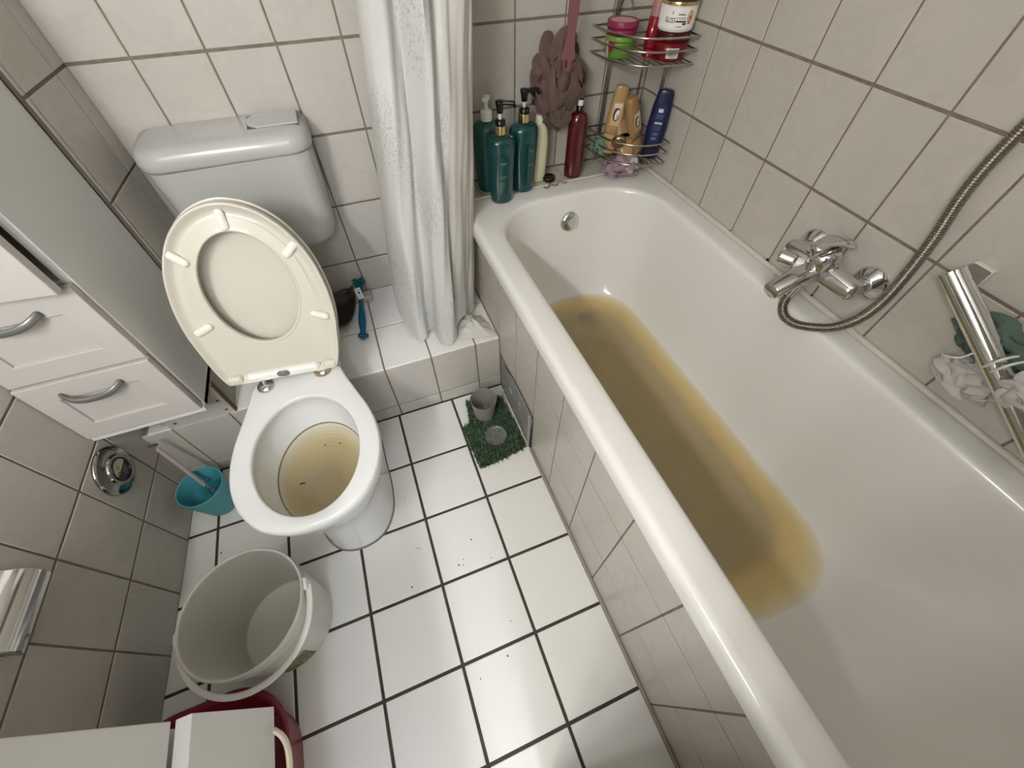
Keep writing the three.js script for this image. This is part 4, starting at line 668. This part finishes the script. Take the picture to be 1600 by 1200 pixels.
{ const ribs = 40, lp = (r, y, amp) => ring(160, (a) => { const k = r * (1 + amp * Math.cos(ribs * (a + y * 3))); return V(k * Math.cos(a), y, k * Math.sin(a)); });
  add('wall', loft([lp(0.034, 0.0, 0), lp(0.0355, 0.002, 0), lp(0.0362, 0.006, 0.012), lp(0.0385, 0.028, 0.012), lp(0.0405, 0.05, 0.012), lp(0.0425, 0.072, 0.012), lp(0.0432, 0.078, 0), lp(0.0445, 0.084, 0), lp(0.046, 0.094, 0), lp(0.0457, 0.0955, 0), lp(0.0445, 0.095, 0), lp(0.043, 0.084, 0), lp(0.0335, 0.006, 0), lp(0.031, 0.004, 0)], { capStart: true, capEnd: true }), P({ color: 0x8d8983, roughness: 0.4 }), cup); }
const dish = group('glass_lid', [0.986, 0.021, 0.633]); tag(dish, 'small round clear glass lid lying on the grass mat in front of the cup', 'lid');
add('glass', lathe([[0, 0], [0.030, 0], [0.0365, 0.002], [0.038, 0.006], [0.0378, 0.0085], [0.036, 0.0085], [0.0345, 0.0055], [0.029, 0.0038], [0, 0.0035]]), P({ color: 0xffffff, transmission: 0.94, thickness: 0, roughness: 0.03, ior: 1.5 }), dish);

const meter = group('water_meter', [0.0375 - 0.048 * 0.545, 0.316, 0.545], Math.PI / 2 - 0.048); tag(meter, 'round chrome water meter with a dial on the left tiled wall', 'water meter');
add('housing', lathe([[0.0605, 0.0], [0.063, 0.002], [0.0635, 0.006], [0.060, 0.011], [0.046, 0.0145], [0.041, 0.0145], [0.039, 0.0165], [0.0385, 0.020], [0.036, 0.0215], [0.030, 0.021], [0.029, 0.019], [0, 0.019]], 64).rotateX(Math.PI / 2), S({ color: 0xa3a39e, metalness: 1, roughness: 0.13 }), meter);
add('dial_gasket', new THREE.TorusGeometry(0.0292, 0.0024, 10, 48).translate(0, 0, 0.0205), BLACK, meter);
{ const t = print(256, 256, '#c6c3ad', (x) => { x.fillStyle = '#23242f'; x.fillRect(0, 128, 256, 128); x.fillStyle = '#7d8b2c'; x.beginPath(); x.arc(120, 86, 26, 0, 7); x.fill(); x.fillStyle = '#c8ba4a'; x.beginPath(); x.arc(120, 86, 12, 0, 7); x.fill(); x.strokeStyle = '#6e6c58'; x.lineWidth = 3; for (let i = 0; i < 22; i++) { const a = -Math.PI + i / 21 * Math.PI; x.beginPath(); x.moveTo(128 + Math.cos(a) * 98, 128 + Math.sin(a) * 98); x.lineTo(128 + Math.cos(a) * 110, 128 + Math.sin(a) * 110); x.stroke(); } x.fillStyle = '#1a1a1c'; x.beginPath(); x.arc(70, 128, 22, 0, 7); x.fill(); x.fillStyle = '#c6c3ad'; x.beginPath(); x.arc(70, 128, 9, 0, 7); x.fill(); textLines(x, '#7d7f92', [[110, 160, 100, 8], [100, 185, 90, 8], [110, 215, 60, 7]]); });
  add('dial', new THREE.CircleGeometry(0.0285, 40).translate(0, 0, 0.0196), S({ map: t, roughness: 0.3 }), meter); }
const pot = group('brush_holder', [0.102, 0, 0.538]); tag(pot, 'teal plastic toilet brush pot with a pale brush in the corner by the ledge', 'toilet brush');
add('pot', lathe([[0, 0], [0.038, 0], [0.043, 0.002], [0.046, 0.008], [0.050, 0.03], [0.058, 0.08], [0.0625, 0.124], [0.0635, 0.128], [0.062, 0.130], [0.060, 0.128], [0.056, 0.08], [0.046, 0.01], [0, 0.008]], 56), P({ color: 0x4fa3ab, roughness: 0.45 }), pot);
{ const b = new THREE.Group(); b.name = 'brush'; pot.add(b); const HP = P({ color: 0xcdbfb8, roughness: 0.3, transmission: 0.35, thickness: 0 });
  add('brush_handle', tubeG([[0.01, 0.03, 0.0], [-0.010, 0.12, -0.03], [-0.028, 0.20, -0.058], [-0.040, 0.255, -0.076]], 0.0058, 30, 12), HP, b);
  add('handle_eye', new THREE.TorusGeometry(0.0085, 0.0034, 10, 24).rotateX(0.6).translate(-0.043, 0.268, -0.080), S({ color: 0x58534e, roughness: 0.5 }), b);
  seed = 77; const br = []; for (let i = 0; i < 260; i++) { const a = rr(0, 6.28), y = rr(0.03, 0.10), r = rr(0.022, 0.034), ox = 0.008 - y * 0.1; br.push(rod([ox, y, -y * 0.2], [ox + r * Math.cos(a), y + rr(-0.01, 0.012), -y * 0.2 + r * Math.sin(a)], 0.0006, 4)); }
  add('bristles', merge(br), S({ color: 0x2f8e98, roughness: 0.7 }), b).userData.kind = 'stuff'; }
const scrub = group('scrubbing_brush'); tag(scrub, 'blue plastic scrubbing brush with green bristles and white label leaning behind the toilet', 'brush');
{ const path = [[0.690, 0.318, 0.045], [0.6835, 0.306, 0.085], [0.676, 0.290, 0.13], [0.667, 0.276, 0.185], [0.661, 0.270, 0.235]].map((p) => V(...p)), cv = new THREE.CatmullRomCurve3(path), ws = [0.011, 0.011, 0.0105, 0.0085, 0.007, 0.008, 0.0105, 0.0125, 0.012, 0.0095, 0.0085], loops = [];
  for (let k = 0; k <= 30; k++) { const t = k / 30, p = cv.getPoint(t), d = cv.getTangent(t), side = V(1, 0, 0.25).normalize(), up = side.clone().cross(d).normalize(), q = t * 10, i = Math.min(9, Math.floor(q)), w = lerp(ws[i], ws[i + 1], q - i); loops.push(ring(16, (a) => p.clone().addScaledVector(side, w * Math.cos(a)).addScaledVector(up, w * 0.55 * Math.sin(a)))); }
  add('handle', loft(loops, { capStart: true, capEnd: true }), P({ color: 0x0a5671, roughness: 0.3 }), scrub);
  const end = new THREE.Group(); end.name = 'grip_end'; scrub.add(end); for (const [x, y, z, r] of [[0.652, 0.270, 0.243, 0.0095], [0.668, 0.270, 0.250, 0.0095], [0.659, 0.270, 0.256, 0.0085], [0.660, 0.271, 0.243, 0.010]]) add('lobe', new THREE.SphereGeometry(r, 18, 12).scale(1, 0.8, 1).translate(x, y, z), P({ color: 0x0a5069, roughness: 0.3 }), end);
  const lb = add('label', box(0.020, 0.0012, 0.045, 0, 0, 0, 0.0004), S({ map: print(96, 192, '#dcdad4', (x) => { textLines(x, '#4b4b52', [[20, 24, 56, 8], [20, 40, 50, 8], [24, 120, 50, 8], [20, 150, 56, 8]]); x.fillStyle = '#2b2c33'; x.fillRect(30, 66, 34, 34); }), roughness: 0.5 }), scrub); lb.position.set(0.6835, 0.3135, 0.082); lb.rotation.set(0.36, 0.17, 0);
  seed = 15; const br = []; for (let i = 0; i < 420; i++) { const a = rr(0, 6.28), r = rr(0.010, 0.021), o = V(0.691 + rr(-0.008, 0.008), 0.318 + rr(-0.004, 0.006), 0.034 + rr(-0.01, 0.012)); br.push(rod(o.toArray(), [o.x + r * Math.cos(a), o.y + rr(-0.004, 0.016), Math.max(0.004, o.z + r * 0.75 * Math.sin(a))], 0.0007, 4)); }
  add('bristles', merge(br), S({ color: 0x0b6a60, roughness: 0.7 }), scrub).userData.kind = 'stuff'; }
const pan = group('dustpan', [0.60, 0.2590, 0.10]); tag(pan, 'black dustpan half hidden behind the raised toilet seat', 'dustpan');
{ const f = (s, t) => { const x = lerp(-0.12, 0.065, s), w = Math.sqrt(Math.max(0, 1 - (Math.max(0, x - 0.0) / 0.068) ** 2)), z = lerp(-0.07, lerp(-0.05, 0.10, w), t); return V(x, 0.004 + 0.03 * Math.abs(2 * t - 1) ** 4 + 0.022 * (s > 0.85 ? (s - 0.85) / 0.15 : 0), z); };
  const g = sheet(30, 24, f); add('tray', g, S({ color: 0x25221d, roughness: 0.5, side: THREE.DoubleSide }), pan); add('lip', tubeG([[-0.12, 0.036, -0.072], [-0.03, 0.036, -0.072], [0.05, 0.05, -0.065]], 0.0035, 20, 8), S({ color: 0x4a3d38, roughness: 0.5 }), pan);
  add('handle_block', box(0.062, 0.022, 0.038, 0.092, 0.013, -0.048, 0.006, 3), P({ color: 0xb4aca0, roughness: 0.5 }), pan); }

// ---------------------------------------------------------------- buckets
const bucket = group('white_bucket', [0.284, 0, 0.966]); tag(bucket, 'empty white plastic bucket with bail handle and green sticker on the floor', 'bucket');
add('shell', lathe([[0, 0.0], [0.102, 0.0], [0.107, 0.002], [0.109, 0.008], [0.1225, 0.205], [0.1225, 0.213], [0.1285, 0.215], [0.1285, 0.222], [0.1245, 0.224], [0.1250, 0.240], [0.1290, 0.243], [0.1295, 0.250], [0.1275, 0.2525], [0.1245, 0.2515], [0.1225, 0.246], [0.1075, 0.012], [0.104, 0.007], [0, 0.006]], 96), P({ color: 0xdedbd2, roughness: 0.38, transmission: 0.3, thickness: 0 }), bucket);
{ const R = 0.142, th = 0.30, pts = []; for (let k = 0; k <= 28; k++) { const a = k / 28 * Math.PI, d = R * Math.sin(a) * 1.0; pts.push(V((R - 0.008 * Math.abs(Math.cos(a)) ** 8) * Math.cos(a) - 0.012 * Math.sin(a), 0.232 - d * 1.08 * Math.sin(th), d * 1.08 * Math.cos(th) + 0.002)); }
  const cv = new THREE.CatmullRomCurve3(pts), loops = []; for (let k = 0; k <= 60; k++) { const p = cv.getPoint(k / 60), d = cv.getTangent(k / 60), o = V(0, Math.cos(th), Math.sin(th)).normalize(), q = d.clone().cross(o).normalize(); loops.push(ring(12, (a) => p.clone().addScaledVector(o, Math.cos(a) * 0.0032).addScaledVector(q, Math.sin(a) * 0.0068))); }
  const bh = new THREE.Group(); bh.name = 'bail'; bh.rotation.y = 0.06; bucket.add(bh);
  add('bail_handle', loft(loops, { capStart: true, capEnd: true }), P({ color: 0xe0ddd4, roughness: 0.4 }), bh);
  for (const s of [-1, 1]) add('ear', box(0.012, 0.03, 0.026, s * 0.130, 0.232, 0, 0.004), P({ color: 0xe0ddd4, roughness: 0.4 }), bh); }
{ const t = print(256, 256, '#55662f', (x) => { for (let i = 0; i < 60; i++) { x.fillStyle = ['#3b4a22', '#6d7d3c', '#48582a', '#7f8d4c'][i % 4]; x.beginPath(); x.ellipse(rnd() * 256, rnd() * 256, 8 + rnd() * 30, 5 + rnd() * 14, rnd() * 3, 0, 7); x.fill(); } x.strokeStyle = '#2a3418'; x.lineWidth = 6; x.beginPath(); x.moveTo(0, 180); x.lineTo(256, 60); x.stroke(); });
  add('sticker', labelPatch(0.1105, 0.085, -0.05, 0.62, 0.018, null, 1, 1, 0.1162), S({ map: t, roughness: 0.4 }), bucket); }
const redt = group('red_tub'); tag(redt, 'dark red plastic laundry tub on the floor, partly hidden by the vanity unit', 'tub');
{ const q = (hx, g, r, y) => rrect(0.163, 0, hx, 1.095 - g, 1.56 + g, r, r, y);
  add('shell', loft([q(0.128, -0.045, 0.09, 0), q(0.136, -0.036, 0.10, 0.003), q(0.139, -0.033, 0.10, 0.012), q(0.160, -0.006, 0.115, 0.138), q(0.168, 0.002, 0.12, 0.145), q(0.1695, 0.004, 0.12, 0.150), q(0.168, 0.002, 0.12, 0.154), q(0.160, -0.006, 0.115, 0.153), q(0.155, -0.011, 0.11, 0.145), q(0.134, -0.038, 0.10, 0.012), q(0.125, -0.047, 0.09, 0.006)], { capStart: true, capEnd: true }), P({ color: 0x6e0f22, roughness: 0.38 }), redt); }
const tp = group('paper_holder', [0.0375 - 0.048 * 0.905, 0.452, 0.905], Math.PI / 2 - 0.048); tag(tp, 'chrome toilet paper holder with a hinged cover on the left wall', 'paper holder');
{ const s = [], n = 16; for (let k = 0; k <= n; k++) { const a = k / n * Math.PI * 0.62; s.push([0.004 + 0.062 * Math.sin(a), 0.045 * Math.cos(a) + 0.012]); }
  const loops = []; for (const x of [-0.066, -0.064, 0.064, 0.066]) { const k = Math.abs(x) > 0.065 ? 0.97 : 1; loops.push([...s.map((p) => V(x, (p[1]) * k, p[0] * k)), ...s.slice().reverse().map((p) => V(x, (p[1] - 0.003) * k, (p[0] - 0.003) * k))]); }
  add('cover', loft(loops, { capStart: true, capEnd: true }), CHROME, tp); add('back_plate', box(0.12, 0.04, 0.006, 0, 0.045, 0.003, 0.002), CHROME, tp);
  add('roller', rod([-0.062, 0.0, 0.036], [0.062, 0.0, 0.036], 0.008, 20), CHROME, tp); for (const q of [-1, 1]) add('arm', rod([q * 0.063, 0.045, 0.008], [q * 0.063, 0.0, 0.036], 0.0035), CHROME, tp); }
// silicone joints round the tub
struct(add('trim_1', tubeG([[1.08, 0.579, 0.111], [1.745, 0.579, 0.111]], 0.0085, 8, 10), SILICONE));
struct(add('trim_2', tubeG([[1.745, 0.5825, 0.108], [1.746, 0.5825, 1.82]], 0.0082, 8, 10), SILICONE));
struct(add('trim_4', tubeG([[1.0835, 0.003, 0.712], [1.0835, 0.003, 2.1]], 0.0055, 8, 10), S({ color: 0x8f897d, roughness: 0.6 })));
// specks of mould and dirt that the photo shows
const DIRT = S({ color: 0x1f1b15, roughness: 0.9 });
const dirt = group('mould_specks'); tag(dirt, 'small dark specks of dirt and mould on tiles and joints', 'dirt'); dirt.userData.kind = 'stuff';
{ const sp = [[1.7455, 0.5925, 0.704, 0.0045], [1.7445, 0.590, 0.695, 0.0018], [1.7445, 0.590, 0.712, 0.002], [1.7440, 0.590, 0.722, 0.0016], [1.745, 0.592, 0.855, 0.003], [1.745, 0.592, 0.555, 0.002]];
  const fl = [[0.606, 0.994], [0.64, 0.895], [0.648, 0.898], [0.745, 0.985], [0.757, 0.99], [0.762, 0.975], [0.80, 0.93], [0.84, 1.0], [0.835, 1.17], [0.80, 1.24], [0.72, 1.26], [0.64, 0.73], [0.10, 0.70]];
  add('speck', merge([...sp.map(([x, y, z, r]) => new THREE.SphereGeometry(r, 8, 6).scale(0.4, 1, 1).translate(x, y, z)), ...fl.map(([x, z], i) => new THREE.SphereGeometry(i % 3 ? 0.0015 : 0.0022, 8, 5).scale(1, 0.3, 1.2).translate(x, 0.0006, z))]), DIRT, dirt); }
renderer.render(scene, camera);
